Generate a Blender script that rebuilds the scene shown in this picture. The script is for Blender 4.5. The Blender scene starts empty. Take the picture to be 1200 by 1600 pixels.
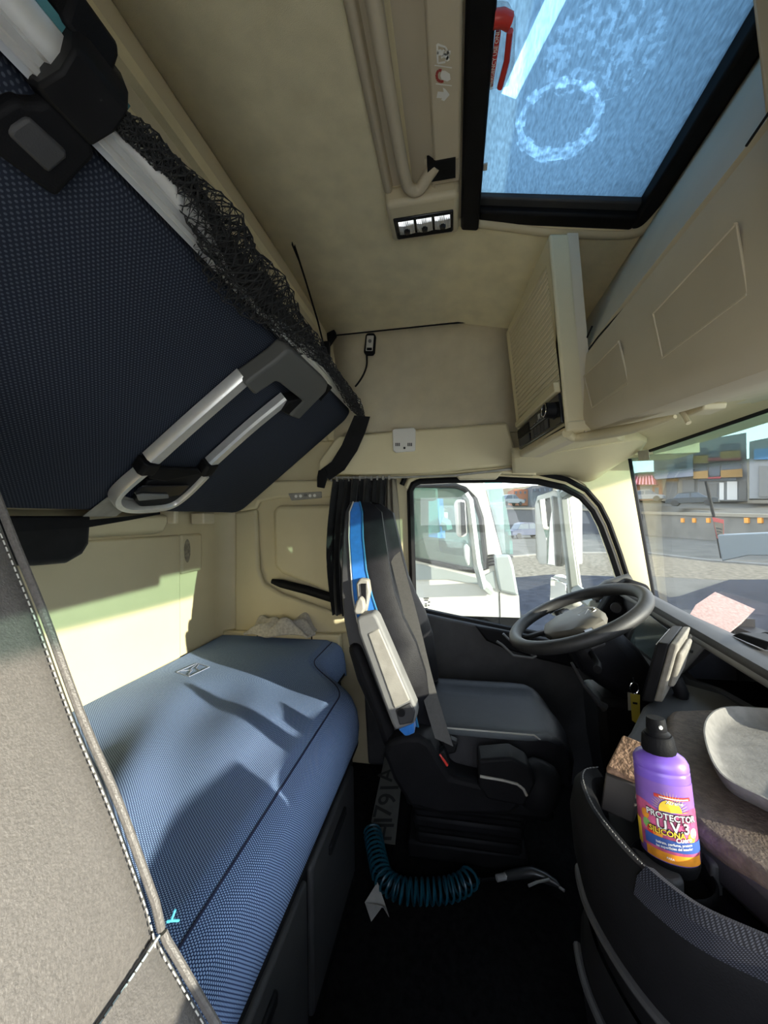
import bpy, bmesh, math, random
from mathutils import Vector, Matrix
from mathutils.geometry import tessellate_polygon
random.seed(7)
SC = bpy.context.scene
COL = SC.collection
V = Vector

# ------------------------------------------------------------------ camera
FPX = 600.0                       # focal length in pixels of the 1200 x 1600 frame
CAM = V((0.0, 0.0, 1.18))         # eye, metres above the cab floor; X = across the cab, Y = to the rear
_dX = V((110 / FPX, 8 / FPX, 1)).normalized()
_r = math.radians(1.0)
_up = V((-math.sin(_r), -math.cos(_r), 0)); _up = (_up - _dX * _up.dot(_dX)).normalized()
_dY = _up.cross(_dX)
cam_d = bpy.data.cameras.new('camera'); cam_d.sensor_fit = 'HORIZONTAL'; cam_d.sensor_width = 36
cam_d.lens = 36 * FPX / 1200; cam_d.clip_start = 0.01; cam_d.clip_end = 500
cam = bpy.data.objects.new('camera', cam_d); COL.objects.link(cam); SC.camera = cam
cx = V((_dX[0], _dY[0], _up[0])); cy = V((_dX[1], _dY[1], _up[1])); cz = V((_dX[2], _dY[2], _up[2]))
M = Matrix((cx, -cy, -cz)).transposed().to_4x4(); M.translation = CAM
cam.matrix_world = M

# ------------------------------------------------------------------ light
w = bpy.data.worlds.new('sky'); SC.world = w; w.use_nodes = True
nt = w.node_tree; nt.nodes.clear()
_o = nt.nodes.new('ShaderNodeOutputWorld'); _b = nt.nodes.new('ShaderNodeBackground')
_tc = nt.nodes.new('ShaderNodeTexCoord'); _sx = nt.nodes.new('ShaderNodeSeparateXYZ'); _cr = nt.nodes.new('ShaderNodeValToRGB')
nt.links.new(_tc.outputs['Generated'], _sx.inputs[0]); nt.links.new(_sx.outputs['Z'], _cr.inputs[0])
nt.links.new(_cr.outputs[0], _b.inputs[0]); nt.links.new(_b.outputs[0], _o.inputs[0])
_cr.color_ramp.elements[0].color = (0.97, 0.97, 1.0, 1); _cr.color_ramp.elements[1].color = (0.55, 0.70, 0.95, 1)
_cr.color_ramp.elements[1].position = 0.8
SKY = 3.7
_b.inputs[1].default_value = SKY
sun_d = bpy.data.lights.new('sun', 'SUN'); sun_d.energy = 11.0; sun_d.angle = math.radians(0.6); sun_d.color = (1.0, 0.92, 0.78)
sun = bpy.data.objects.new('sun', sun_d); COL.objects.link(sun)
SUN_DIR = V((0.44, 0.87, -0.207)).normalized()
sun.rotation_euler = SUN_DIR.to_track_quat('-Z', 'Y').to_euler()
sun.location = (-6, -12, 8)
SC.view_settings.view_transform = 'Standard'; SC.view_settings.look = 'None'
SC.view_settings.gamma = 1.0; SC.view_settings.use_curve_mapping = False
SC.view_settings.exposure = 0.62
SC.cycles.use_denoising = True
SC.cycles.max_bounces = 10; SC.cycles.diffuse_bounces = 6; SC.cycles.transparent_max_bounces = 16
SC.cycles.sample_clamp_indirect = 15.0
SC.cycles.caustics_reflective = False; SC.cycles.caustics_refractive = False

# ------------------------------------------------------------------ helpers
def ray(u, v):
    c = V(((u - 600) / FPX, (v - 800) / FPX, 1))
    return V((c.dot(_dX), c.dot(_dY), c.dot(_up)))
def P(u, v, x=None, y=None, z=None):
    d = ray(u, v)
    t = ((x - CAM.x) / d.x) if x is not None else ((y - CAM.y) / d.y) if y is not None else ((z - CAM.z) / d.z)
    return CAM + d * t
def PP(u, v, p0, n):
    d = ray(u, v); return CAM + d * ((V(p0) - CAM).dot(V(n)) / d.dot(V(n)))

WL = {}
def thing(name, label, cat, loc=(0, 0, 0), group=None, kind=None):
    o = bpy.data.objects.new(name, None); COL.objects.link(o); o.location = loc; o.empty_display_size = 0.05
    if label: o['label'] = label
    if cat: o['category'] = cat
    if group: o['group'] = group
    if kind: o['kind'] = kind
    WL[o.name] = V(loc); return o
def tag(o, label=None, cat=None, group=None, kind=None):
    if label: o['label'] = label
    if cat: o['category'] = cat
    if group: o['group'] = group
    if kind: o['kind'] = kind
    return o

class MB:
    def __init__(s): s.v = []; s.f = []
    def add(s, vs, fs):
        n = len(s.v); s.v += [V(p) for p in vs]; s.f += [tuple(i + n for i in f) for f in fs]; return s
    def box(s, a, b, rot=None, piv=None):
        a = V(a); b = V(b)
        vs = [V((x, y, z)) for x in (a.x, b.x) for y in (a.y, b.y) for z in (a.z, b.z)]
        if rot is not None:
            p = V(piv) if piv is not None else (a + b) / 2
            vs = [p + rot @ (q - p) for q in vs]
        return s.add(vs, [(0, 1, 3, 2), (4, 6, 7, 5), (0, 4, 5, 1), (2, 3, 7, 6), (0, 2, 6, 4), (1, 5, 7, 3)])
    def slab(s, pts, off):
        """polygon pts extruded by vector off"""
        n = len(pts); off = V(off); vs = [V(p) for p in pts] + [V(p) + off for p in pts]
        return s.add(vs, [tuple(range(n))[::-1], tuple(range(n, 2 * n))] + [(i, (i + 1) % n, n + (i + 1) % n, n + i) for i in range(n)])
    def ring_slab(s, outer, inner, off):
        """polygon with a hole, extruded"""
        off = V(off); n = len(outer); m = len(inner)
        pts = [V(p) for p in outer] + [V(p) for p in inner]
        tris = tessellate_polygon([[V(p) for p in outer], [V(p) for p in inner]])
        N = n + m; vs = pts + [p + off for p in pts]
        fs = [tuple(t) for t in tris] + [tuple(i + N for i in t)[::-1] for t in tris]
        fs += [(i, (i + 1) % n, N + (i + 1) % n, N + i) for i in range(n)]
        fs += [(n + i, n + (i + 1) % m, N + n + (i + 1) % m, N + n + i) for i in range(m)]
        return s.add(vs, fs)
    def tube(s, pts, r, n=10, closed=False, caps=True, sq=1.0, upv=None):
        pts = [V(p) for p in pts]; k = len(pts); rr = r if isinstance(r, (list, tuple)) else [r] * k
        T = []
        for i in range(k):
            if closed: t = pts[(i + 1) % k] - pts[i - 1]
            else: t = pts[min(i + 1, k - 1)] - pts[max(i - 1, 0)]
            T.append(t.normalized())
        ref = V(upv) if upv is not None else V((0, 0, 1))
        if abs(T[0].dot(ref)) > 0.95 and upv is None: ref = V((1, 0, 0))
        a = (ref - T[0] * ref.dot(T[0])).normalized(); rings = []
        for i in range(k):
            a = (a - T[i] * a.dot(T[i]))
            a = a.normalized() if a.length > 1e-6 else T[i].orthogonal().normalized()
            b = T[i].cross(a)
            rings.append([pts[i] + (a * math.cos(q) * sq + b * math.sin(q)) * rr[i] for q in (2 * math.pi * j / n for j in range(n))])
        return s.loft(rings, closed=closed, caps=caps and not closed)
    def loft(s, rings, closed=False, caps=True, wrap=True):
        n = len(rings[0]); k = len(rings); vs = [p for r in rings for p in r]; fs = []
        for i in range(k if closed else k - 1):
            a = i * n; b = ((i + 1) % k) * n
            for j in range(n if wrap else n - 1):
                fs.append((a + j, a + (j + 1) % n, b + (j + 1) % n, b + j))
        if caps and wrap: fs += [tuple(range(n))[::-1], tuple((k - 1) * n + j for j in range(n))]
        return s.add(vs, fs)
    def grid(s, rows): return s.loft(rows, caps=False, wrap=False)
    def lathe(s, prof, c, n=24, axis=(0, 0, 1), sx=1.0, sy=1.0, xdir=None):
        ax = V(axis).normalized(); a = V(xdir) if xdir is not None else ax.orthogonal()
        a = (a - ax * a.dot(ax)).normalized(); b = ax.cross(a); c = V(c)
        return s.loft([[c + ax * h + (a * math.cos(q) * sx + b * math.sin(q) * sy) * r for q in (2 * math.pi * j / n for j in range(n))] for r, h in prof])
    def build(s, name, mat, parent=None, uvl=None, smooth=True, bevel=0, seg=2, sub=0, solid=0, uv=None, wire=0, label=None, cat=None, group=None, kind=None):
        if parent is not None: org = WL[parent.name]
        else:
            xs = [p.x for p in s.v]; ys = [p.y for p in s.v]; zs = [p.z for p in s.v]
            org = V(((min(xs) + max(xs)) / 2, (min(ys) + max(ys)) / 2, min(zs)))
        me = bpy.data.meshes.new(name); me.from_pydata([p - org for p in s.v], [], s.f); me.update()
        if uv:
            lay = me.uv_layers.new(name='UVMap'); a, b = V(uv[0]), V(uv[1])
            for lp in me.loops:
                q = me.vertices[lp.vertex_index].co; lay.data[lp.index].uv = (q.dot(a), q.dot(b))
        if uvl:
            lay = me.uv_layers.new(name='UVMap')
            for lp in me.loops: lay.data[lp.index].uv = uvl[lp.vertex_index]
        bm = bmesh.new(); bm.from_mesh(me); bmesh.ops.remove_doubles(bm, verts=bm.verts, dist=1e-5)
        bmesh.ops.recalc_face_normals(bm, faces=bm.faces); bm.to_mesh(me); bm.free()
        me.materials.append(MAT[mat] if isinstance(mat, str) else mat)
        if smooth:
            me.shade_smooth()
        o = bpy.data.objects.new(name, me); COL.objects.link(o)
        if parent is not None: o.parent = parent
        else: o.location = org
        WL[o.name] = org
        if bevel:
            m = o.modifiers.new('bevel', 'BEVEL'); m.width = bevel; m.segments = seg; m.limit_method = 'ANGLE'; m.angle_limit = math.radians(35); m.harden_normals = False
        if sub:
            m = o.modifiers.new('sub', 'SUBSURF'); m.levels = sub; m.render_levels = sub
        if solid:
            m = o.modifiers.new('solid', 'SOLIDIFY'); m.thickness = solid; m.offset = 0
        if wire:
            m = o.modifiers.new('wire', 'WIREFRAME'); m.thickness = wire; m.use_even_offset = False; m.use_replace = True
        if smooth and not sub:
            try:
                me.set_sharp_from_angle(angle=math.radians(38))
            except Exception: pass
        return tag(o, label, cat, group, kind)

def rrect(c, a, b, ha, hb, r, n=4):
    """rounded rectangle in the plane of unit vectors a, b"""
    c = V(c); a = V(a); b = V(b); out = []
    for sx, sy, q0 in ((1, 1, 0), (-1, 1, 90), (-1, -1, 180), (1, -1, 270)):
        for k in range(n + 1):
            q = math.radians(q0 + 90 * k / n)
            out.append(c + a * (sx * (ha - r) + r * math.cos(q)) + b * (sy * (hb - r) + r * math.sin(q)))
    return out
def spline(pts, k=8, closed=False):
    """Catmull-Rom through pts"""
    pts = [V(p) for p in pts]; n = len(pts); out = []
    for i in range(n if closed else n - 1):
        g = lambda j: pts[j % n] if closed else pts[max(0, min(n - 1, j))]
        p0, p1, p2, p3 = g(i - 1), g(i), g(i + 1), g(i + 2)
        for q in range(k):
            t = q / k
            out.append(0.5 * ((2 * p1) + (p2 - p0) * t + (2 * p0 - 5 * p1 + 4 * p2 - p3) * t * t + (-p0 + 3 * p1 - 3 * p2 + p3) * t ** 3))
    if not closed: out.append(pts[-1])
    return out
def text_polys(body, size, extrude=0.0, bold=0.0, spacing=1.0):
    """flat text as verts / faces (x to the right, y up), centred"""
    cu = bpy.data.curves.new('lettering', 'FONT'); cu.body = body; cu.size = size; cu.align_x = 'CENTER'; cu.align_y = 'CENTER'
    cu.offset = bold; cu.extrude = extrude; cu.resolution_u = 3; cu.space_character = spacing
    o = bpy.data.objects.new('lettering', cu); COL.objects.link(o)
    dg = bpy.context.evaluated_depsgraph_get(); me = bpy.data.meshes.new_from_object(o.evaluated_get(dg))
    vs = [v.co.copy() for v in me.vertices]; fs = [tuple(p.vertices) for p in me.polygons]
    bpy.data.objects.remove(o); bpy.data.curves.remove(cu); bpy.data.meshes.remove(me)
    return vs, fs
def text_on(mb, body, size, c, a, b, **k):
    vs, fs = text_polys(body, size, **k); c = V(c); a = V(a); b = V(b)
    mb.add([c + a * p.x + b * p.y for p in vs], fs); return mb

# ------------------------------------------------------------------ materials
MAT = {}
def mat(name, col, rough=0.5, metal=0.0, spec=0.5, noise=0.0, nscale=30.0, bump=0.0, bscale=200.0, sheen=0.0, coat=0.0, emit=None, trans=0.0):
    m = bpy.data.materials.new(name); m.use_nodes = True; n = m.node_tree.nodes; L = m.node_tree.links
    p = n['Principled BSDF']; p.inputs['Base Color'].default_value = (*col, 1); p.inputs['Roughness'].default_value = rough
    p.inputs['Metallic'].default_value = metal; p.inputs['Specular IOR Level'].default_value = spec
    p.inputs['Sheen Weight'].default_value = sheen; p.inputs['Coat Weight'].default_value = coat
    p.inputs['Transmission Weight'].default_value = trans
    tc = n.new('ShaderNodeTexCoord')
    if noise:
        t = n.new('ShaderNodeTexNoise'); t.inputs['Scale'].default_value = nscale; t.inputs['Detail'].default_value = 4
        L.new(tc.outputs['Object'], t.inputs['Vector'])
        mx = n.new('ShaderNodeMix'); mx.data_type = 'RGBA'; mx.blend_type = 'MULTIPLY'; mx.inputs[0].default_value = 1
        cr = n.new('ShaderNodeValToRGB'); cr.color_ramp.elements[0].position = 0.3; cr.color_ramp.elements[1].position = 0.7
        lo = max(0, 1 - noise); hi = 1 + noise * 0.5
        cr.color_ramp.elements[0].color = (lo, lo, lo, 1); cr.color_ramp.elements[1].color = (hi, hi, hi, 1)
        L.new(t.outputs['Fac'], cr.inputs[0]); mx.inputs[6].default_value = (*col, 1); L.new(cr.outputs[0], mx.inputs[7]); L.new(mx.outputs[2], p.inputs['Base Color'])
    if bump:
        t2 = n.new('ShaderNodeTexNoise'); t2.inputs['Scale'].default_value = bscale; t2.inputs['Detail'].default_value = 2
        L.new(tc.outputs['Object'], t2.inputs['Vector']); b = n.new('ShaderNodeBump'); b.inputs['Strength'].default_value = bump; b.inputs['Distance'].default_value = 0.002
        L.new(t2.outputs['Fac'], b.inputs['Height']); L.new(b.outputs[0], p.inputs['Normal'])
    if emit:
        p.inputs['Emission Color'].default_value = (*emit[0], 1); p.inputs['Emission Strength'].default_value = emit[1]
    MAT[name] = m; return m
def fabric(name, base, dot, scale, rad=0.28, rough=0.9, sheen=0.2):
    """woven cloth: staggered rows of light stitches on a dark ground, laid on the UV map (metres)"""
    m = mat(name, base, rough, sheen=sheen, spec=0.2); n = m.node_tree.nodes; L = m.node_tree.links; p = n['Principled BSDF']
    uv = n.new('ShaderNodeUVMap'); sp = n.new('ShaderNodeSeparateXYZ'); L.new(uv.outputs[0], sp.inputs[0])
    def mt(op, a, b=None):
        q = n.new('ShaderNodeMath'); q.operation = op
        for i, x in enumerate((a, b)):
            if x is None: continue
            if isinstance(x, (int, float)): q.inputs[i].default_value = x
            else: L.new(x, q.inputs[i])
        return q.outputs[0]
    a = mt('MULTIPLY', sp.outputs[0], scale); b = mt('MULTIPLY', sp.outputs[1], scale * 1.5)
    row = mt('FLOOR', b); half = mt('MULTIPLY', mt('MODULO', row, 2.0), 0.5)
    fa = mt('SUBTRACT', mt('FRACT', mt('ADD', a, half)), 0.5); fb = mt('SUBTRACT', mt('FRACT', b), 0.5)
    d = mt('ADD', mt('MULTIPLY', fa, fa), mt('MULTIPLY', mt('MULTIPLY', fb, fb), 0.7))
    cr = n.new('ShaderNodeValToRGB'); cr.color_ramp.elements[0].position = rad * rad * 0.6; cr.color_ramp.elements[1].position = rad * rad * 1.5
    cr.color_ramp.elements[0].color = (*dot, 1); cr.color_ramp.elements[1].color = (*base, 1)
    L.new(d, cr.inputs[0]); L.new(cr.outputs[0], p.inputs['Base Color'])
    bm_ = n.new('ShaderNodeBump'); bm_.inputs['Strength'].default_value = 0.4; bm_.inputs['Distance'].default_value = 0.001; bm_.invert = True
    L.new(d, bm_.inputs['Height']); L.new(bm_.outputs[0], p.inputs['Normal']); return m
def glass(name, tint, refl=0.06, haze=0.0, rough=0.0, band=None):
    """thin pane: clear with a light mirror gloss and a film of dust; band = (z0, z1, colour) is the dyed strip"""
    m = bpy.data.materials.new(name); m.use_nodes = True; n = m.node_tree.nodes; L = m.node_tree.links; n.clear()
    o = n.new('ShaderNodeOutputMaterial'); t = n.new('ShaderNodeBsdfTransparent'); g = n.new('ShaderNodeBsdfGlossy'); d = n.new('ShaderNodeBsdfDiffuse')
    t.inputs[0].default_value = (*tint, 1); g.inputs['Roughness'].default_value = rough; d.inputs[0].default_value = (0.75, 0.77, 0.75, 1)
    lw = n.new('ShaderNodeLayerWeight'); lw.inputs[0].default_value = 0.25
    mu = n.new('ShaderNodeMath'); mu.operation = 'MULTIPLY_ADD'; mu.inputs[1].default_value = 0.15; mu.inputs[2].default_value = refl
    L.new(lw.outputs['Fresnel'], mu.inputs[0]); m1 = n.new('ShaderNodeMixShader'); L.new(mu.outputs[0], m1.inputs[0]); L.new(t.outputs[0], m1.inputs[1]); L.new(g.outputs[0], m1.inputs[2])
    m2 = n.new('ShaderNodeMixShader'); m2.inputs[0].default_value = haze; L.new(m1.outputs[0], m2.inputs[1]); L.new(d.outputs[0], m2.inputs[2]); L.new(m2.outputs[0], o.inputs[0])
    if band:
        ge = n.new('ShaderNodeNewGeometry'); sp = n.new('ShaderNodeSeparateXYZ'); L.new(ge.outputs['Position'], sp.inputs[0])
        mr = n.new('ShaderNodeMapRange'); mr.inputs[1].default_value = band[0]; mr.inputs[2].default_value = band[1]; L.new(sp.outputs['Z'], mr.inputs[0])
        mx = n.new('ShaderNodeMix'); mx.data_type = 'RGBA'; mx.inputs[6].default_value = (*tint, 1); mx.inputs[7].default_value = (*band[2], 1)
        L.new(mr.outputs[0], mx.inputs[0]); L.new(mx.outputs[2], t.inputs[0])
    MAT[name] = m; return m
def blind(name, col, tr):
    m = bpy.data.materials.new(name); m.use_nodes = True; n = m.node_tree.nodes; L = m.node_tree.links; n.clear()
    o = n.new('ShaderNodeOutputMaterial'); d = n.new('ShaderNodeBsdfDiffuse'); t = n.new('ShaderNodeBsdfTranslucent'); mx = n.new('ShaderNodeMixShader')
    tc = n.new('ShaderNodeTexCoord'); no = n.new('ShaderNodeTexNoise'); no.inputs['Scale'].default_value = 260; no.inputs['Detail'].default_value = 3
    mp = n.new('ShaderNodeMapping'); mp.inputs['Scale'].default_value = (0.25, 1, 1); L.new(tc.outputs['Object'], mp.inputs[0]); L.new(mp.outputs[0], no.inputs['Vector'])
    cr = n.new('ShaderNodeValToRGB'); cr.color_ramp.elements[0].position = .25; cr.color_ramp.elements[1].position = .75
    cr.color_ramp.elements[0].color = (*[c * 0.75 for c in tr], 1); cr.color_ramp.elements[1].color = (*[c * 1.2 for c in tr], 1)
    L.new(no.outputs['Fac'], cr.inputs[0]); L.new(cr.outputs[0], t.inputs[0]); d.inputs[0].default_value = (*col, 1)
    mx.inputs[0].default_value = 0.85; L.new(d.outputs[0], mx.inputs[1]); L.new(t.outputs[0], mx.inputs[2]); L.new(mx.outputs[0], o.inputs[0]); MAT[name] = m; return m

mat('beige', (0.60, 0.525, 0.33), 0.55, noise=0.05, nscale=6, bump=0.15, bscale=500)
mat('beige_trim', (0.60, 0.525, 0.355), 0.5, noise=0.04, nscale=8)
mat('headliner', (0.80, 0.715, 0.47), 0.95, spec=0.1, noise=0.10, nscale=14, bump=0.5, bscale=700, sheen=0.2)
mat('taupe', (0.56, 0.485, 0.35), 0.6, noise=0.05, nscale=9)
mat('taupe_door', (0.49, 0.425, 0.305), 0.65, noise=0.05, nscale=9)
mat('black', (0.009, 0.009, 0.010), 0.55, spec=0.12, noise=0.3, nscale=20)
mat('black_gloss', (0.010, 0.010, 0.012), 0.22, spec=0.35)
mat('charcoal', (0.008, 0.008, 0.009), 0.6, spec=0.08, noise=0.2, nscale=18, bump=0.2, bscale=400)
mat('dark_grey', (0.040, 0.040, 0.042), 0.6, spec=0.35, noise=0.2, nscale=14, bump=0.2, bscale=500)
mat('door_lining', (0.055, 0.055, 0.057), 0.65, spec=0.3, noise=0.2, nscale=14, bump=0.2, bscale=500)
mat('mid_grey', (0.16, 0.16, 0.155), 0.6, noise=0.15, nscale=14)
mat('light_grey', (0.29, 0.275, 0.24), 0.6, noise=0.2, nscale=25, bump=0.2, bscale=300)
mat('dusty_grey', (0.20, 0.185, 0.155), 0.85, noise=0.3, nscale=35, bump=0.3, bscale=300)
mat('alu', (0.82, 0.81, 0.78), 0.34, metal=0.65, noise=0.06, nscale=40)
mat('chrome', (0.85, 0.85, 0.86), 0.12, metal=1.0)
mat('mirror', (0.9, 0.9, 0.9), 0.02, metal=1.0)
mat('leather', (0.010, 0.010, 0.012), 0.45, spec=0.10, noise=0.25, nscale=40, bump=0.25, bscale=450)
mat('leather_dust', (0.115, 0.104, 0.095), 0.45, spec=0.4, noise=0.22, nscale=260, bump=0.5, bscale=420, sheen=0.15)
mat('blue_cloth', (0.010, 0.15, 0.50), 0.75, noise=0.15, nscale=60, sheen=0.3)
mat('teal_cord', (0.005, 0.06, 0.09), 0.4)
mat('teal_trim', (0.05, 0.17, 0.19), 0.5)
mat('stitch', (0.42, 0.41, 0.37), 0.8)
mat('stitch_blue', (0.02, 0.15, 0.30), 0.7)
mat('webbing', (0.055, 0.053, 0.05), 0.7, noise=0.15, nscale=120)
mat('black_cloth', (0.018, 0.018, 0.018), 0.95, spec=0.1, noise=0.2, nscale=30, sheen=0.15)
mat('floor_mat', (0.007, 0.007, 0.007), 0.95, spec=0.08, noise=0.5, nscale=60, bump=0.4, bscale=150)
mat('towel', (0.46, 0.43, 0.37), 1.0, spec=0.05, noise=0.25, nscale=90, bump=1.0, bscale=260, sheen=0.4)
mat('white_paint', (0.40, 0.39, 0.355), 0.3, coat=0.3)
mat('white_plastic', (0.60, 0.58, 0.53), 0.4)
mat('print_white', (0.78, 0.77, 0.72), 0.6)
mat('print_grey', (0.45, 0.45, 0.42), 0.6)
mat('red', (0.55, 0.04, 0.03), 0.4)
mat('red_dark', (0.35, 0.05, 0.04), 0.5)
mat('purple', (0.19, 0.10, 0.52), 0.35)
mat('label_purple', (0.22, 0.11, 0.42), 0.4, noise=0.15, nscale=30)
mat('label_pink', (0.55, 0.10, 0.22), 0.4, noise=0.6, nscale=55)
mat('label_orange', (0.85, 0.32, 0.03), 0.4, noise=0.3, nscale=70)
mat('label_yellow', (0.90, 0.62, 0.05), 0.4)
mat('label_blue', (0.04, 0.09, 0.30), 0.4)
mat('label_green', (0.20, 0.42, 0.12), 0.4)
mat('sponge', (0.36, 0.23, 0.15), 1.0, spec=0.05, noise=0.5, nscale=110, bump=1.0, bscale=170)
blind('pink_reflection', (0.72, 0.58, 0.58), (0.72, 0.62, 0.62))
mat('pink', (0.75, 0.30, 0.33), 0.85)
mat('paper', (0.42, 0.41, 0.38), 0.8, noise=0.1, nscale=50)
mat('plate_white', (0.09, 0.09, 0.082), 0.45, noise=0.2, nscale=25)
mat('ink', (0.01, 0.01, 0.01), 0.6)
mat('yellow_tag', (0.62, 0.52, 0.08), 0.5)
mat('lens', (0.75, 0.76, 0.78), 0.08, spec=0.8, metal=0.6)
mat('mat_rubber', (0.115, 0.085, 0.064), 0.75, noise=0.4, nscale=90, bump=0.6, bscale=260)
fabric('navy_dots', (0.014, 0.018, 0.030), (0.060, 0.070, 0.092), 120, 0.24, sheen=0.0)
fabric('navy_mattress', (0.014, 0.032, 0.105), (0.34, 0.48, 0.74), 200, 0.33, sheen=0.0)
fabric('grey_weave', (0.010, 0.010, 0.014), (0.055, 0.058, 0.075), 420, 0.28, sheen=0)
glass('windshield', (0.86, 0.90, 0.88), 0.03, 0.19, band=(1.325, 1.345, (0.19, 0.32, 0.29)))
glass('side_glass', (0.90, 0.93, 0.92), 0.02, 0.03)
glass('teal_glass', (0.42, 0.66, 0.62), 0.08, 0.05)
glass('clear_cover', (0.85, 0.85, 0.85), 0.05, 0.05)
blind('roof_blind', (0.20, 0.24, 0.28), (0.26, 0.355, 0.41))
def blind_marks(ring_c, spot_c, s0, s1):
    """pale marks on the blind: a notched ring, a field of specks, a stripe"""
    m = MAT['roof_blind']; n = m.node_tree.nodes; L = m.node_tree.links
    t = next(x for x in n if x.type == 'BSDF_TRANSLUCENT'); src = t.inputs[0].links[0].from_socket
    tc = next(x for x in n if x.type == 'TEX_COORD')
    def mt(op, a, b=None, c=None):
        q = n.new('ShaderNodeMath'); q.operation = op
        for i, x in enumerate((a, b, c)):
            if x is None: continue
            if isinstance(x, (int, float)): q.inputs[i].default_value = x
            else: L.new(x, q.inputs[i])
        return q.outputs[0]
    sp = n.new('ShaderNodeSeparateXYZ'); L.new(tc.outputs['Object'], sp.inputs[0]); X, Y = sp.outputs[0], sp.outputs[1]
    dx, dy = mt('SUBTRACT', X, ring_c.x), mt('SUBTRACT', Y, ring_c.y)
    r = mt('SQRT', mt('ADD', mt('MULTIPLY', dx, dx), mt('MULTIPLY', dy, dy))); an = mt('ARCTAN2', dy, dx)
    teeth = mt('MULTIPLY', mt('GREATER_THAN', mt('SINE', mt('MULTIPLY', an, 9.0)), .2), .006)
    half = mt('ADD', .005, mt('ADD', teeth, mt('MULTIPLY', mt('MAXIMUM', mt('COSINE', mt('SUBTRACT', an, -.15)), 0.0), .012)))
    ring = mt('LESS_THAN', mt('ABSOLUTE', mt('SUBTRACT', r, .082)), half)
    no = n.new('ShaderNodeTexNoise'); no.inputs['Scale'].default_value = 75; no.inputs['Detail'].default_value = 5; L.new(tc.outputs['Object'], no.inputs['Vector'])
    ring = mt('MULTIPLY', ring, mt('SUBTRACT', mt('MULTIPLY', no.outputs['Fac'], 3.2), 1.0))
    ex, ey = mt('SUBTRACT', X, spot_c.x), mt('SUBTRACT', Y, spot_c.y)
    fld = mt('LESS_THAN', mt('ADD', mt('MULTIPLY', mt('MULTIPLY', ex, ex), 120.0), mt('MULTIPLY', mt('MULTIPLY', ey, ey), 90.0)), 1.0)
    spk = mt('MULTIPLY', mt('MULTIPLY', fld, mt('GREATER_THAN', no.outputs['Fac'], .53)), .22)
    d = (s1 - s0).normalized(); gx, gy = mt('SUBTRACT', X, s0.x), mt('SUBTRACT', Y, s0.y)
    lat = mt('ADD', mt('MULTIPLY', gx, -d.y), mt('MULTIPLY', gy, d.x)); lon = mt('ADD', mt('MULTIPLY', gx, d.x), mt('MULTIPLY', gy, d.y))
    st = mt('MULTIPLY', mt('MULTIPLY', mt('LESS_THAN', mt('ABSOLUTE', lat), .017), mt('LESS_THAN', lon, (s1 - s0).length)), .95)
    fac = mt('ADD', 1.0, mt('MAXIMUM', mt('ADD', mt('MULTIPLY', mt('MAXIMUM', ring, 0.0), .55), mt('ADD', spk, st)), 0.0))
    vm = n.new('ShaderNodeVectorMath'); vm.operation = 'SCALE'; L.new(src, vm.inputs[0]); L.new(fac, vm.inputs[3]); L.new(vm.outputs[0], t.inputs[0])
mat('asphalt', (0.115, 0.106, 0.090), 0.95, spec=0.0, noise=0.25, nscale=0.6, bump=0.3, bscale=20)
mat('gravel', (0.17, 0.145, 0.108), 0.95, spec=0.0, noise=0.5, nscale=5)
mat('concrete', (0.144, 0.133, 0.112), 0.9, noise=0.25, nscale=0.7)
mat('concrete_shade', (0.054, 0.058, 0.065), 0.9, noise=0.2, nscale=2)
mat('cream_wall', (0.216, 0.187, 0.137), 0.85)
mat('grey_house', (0.151, 0.162, 0.187), 0.8)
mat('yellow_house', (0.259, 0.144, 0.036), 0.8)
mat('orange_house', (0.238, 0.086, 0.036), 0.8)
mat('red_awning', (0.245, 0.025, 0.029), 0.7)
mat('garage', (0.122, 0.119, 0.108), 0.7)
mat('pale_wall', (0.187, 0.191, 0.187), 0.8)
mat('house_glass', (0.06, 0.08, 0.10), 0.3, spec=0.3)
mat('blue_paint', (0.03, 0.20, 0.55), 0.3)
mat('car_dark', (0.025, 0.032, 0.036), 0.45, spec=0.3)
mat('car_blue', (0.018, 0.029, 0.065), 0.45, spec=0.3)
mat('tyre', (0.015, 0.015, 0.015), 0.8)
mat('truck_grey', (0.20, 0.22, 0.21), 0.45)
mat('hill', (0.158, 0.144, 0.108), 0.95, noise=0.4, nscale=0.3)
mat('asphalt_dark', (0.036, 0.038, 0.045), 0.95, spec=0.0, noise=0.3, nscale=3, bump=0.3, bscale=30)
mat('ceramic_pale', (0.122, 0.137, 0.137), 0.6)
mat('yard', (0.86, 0.80, 0.68), 0.9, spec=0.0, noise=0.2, nscale=0.8)  # very pale unseen ground, added to throw light up to the ceiling
mat('thread_blue', (0.06, 0.36, 0.52), 0.7)
mat('bracket_grey', (0.085, 0.085, 0.08), 0.55, spec=0.4)
mat('lining', (0.60, 0.53, 0.38), 0.95, spec=0.1, noise=0.08, nscale=14, bump=0.5, bscale=700)

# ================================================================== STRUCTURE
XW = 1.82          # inner face of the driver-side wall
XP = -0.42         # inner face of the passenger-side wall
YR = 1.17          # rear wall
XC = (XW + XP) / 2
S = 'structure'
mb = MB(); mb.box((XP - .05, -1.15, -0.06), (XW + .05, YR + .05, 0)); mb.build('floor', 'floor_mat', kind=S)

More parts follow.
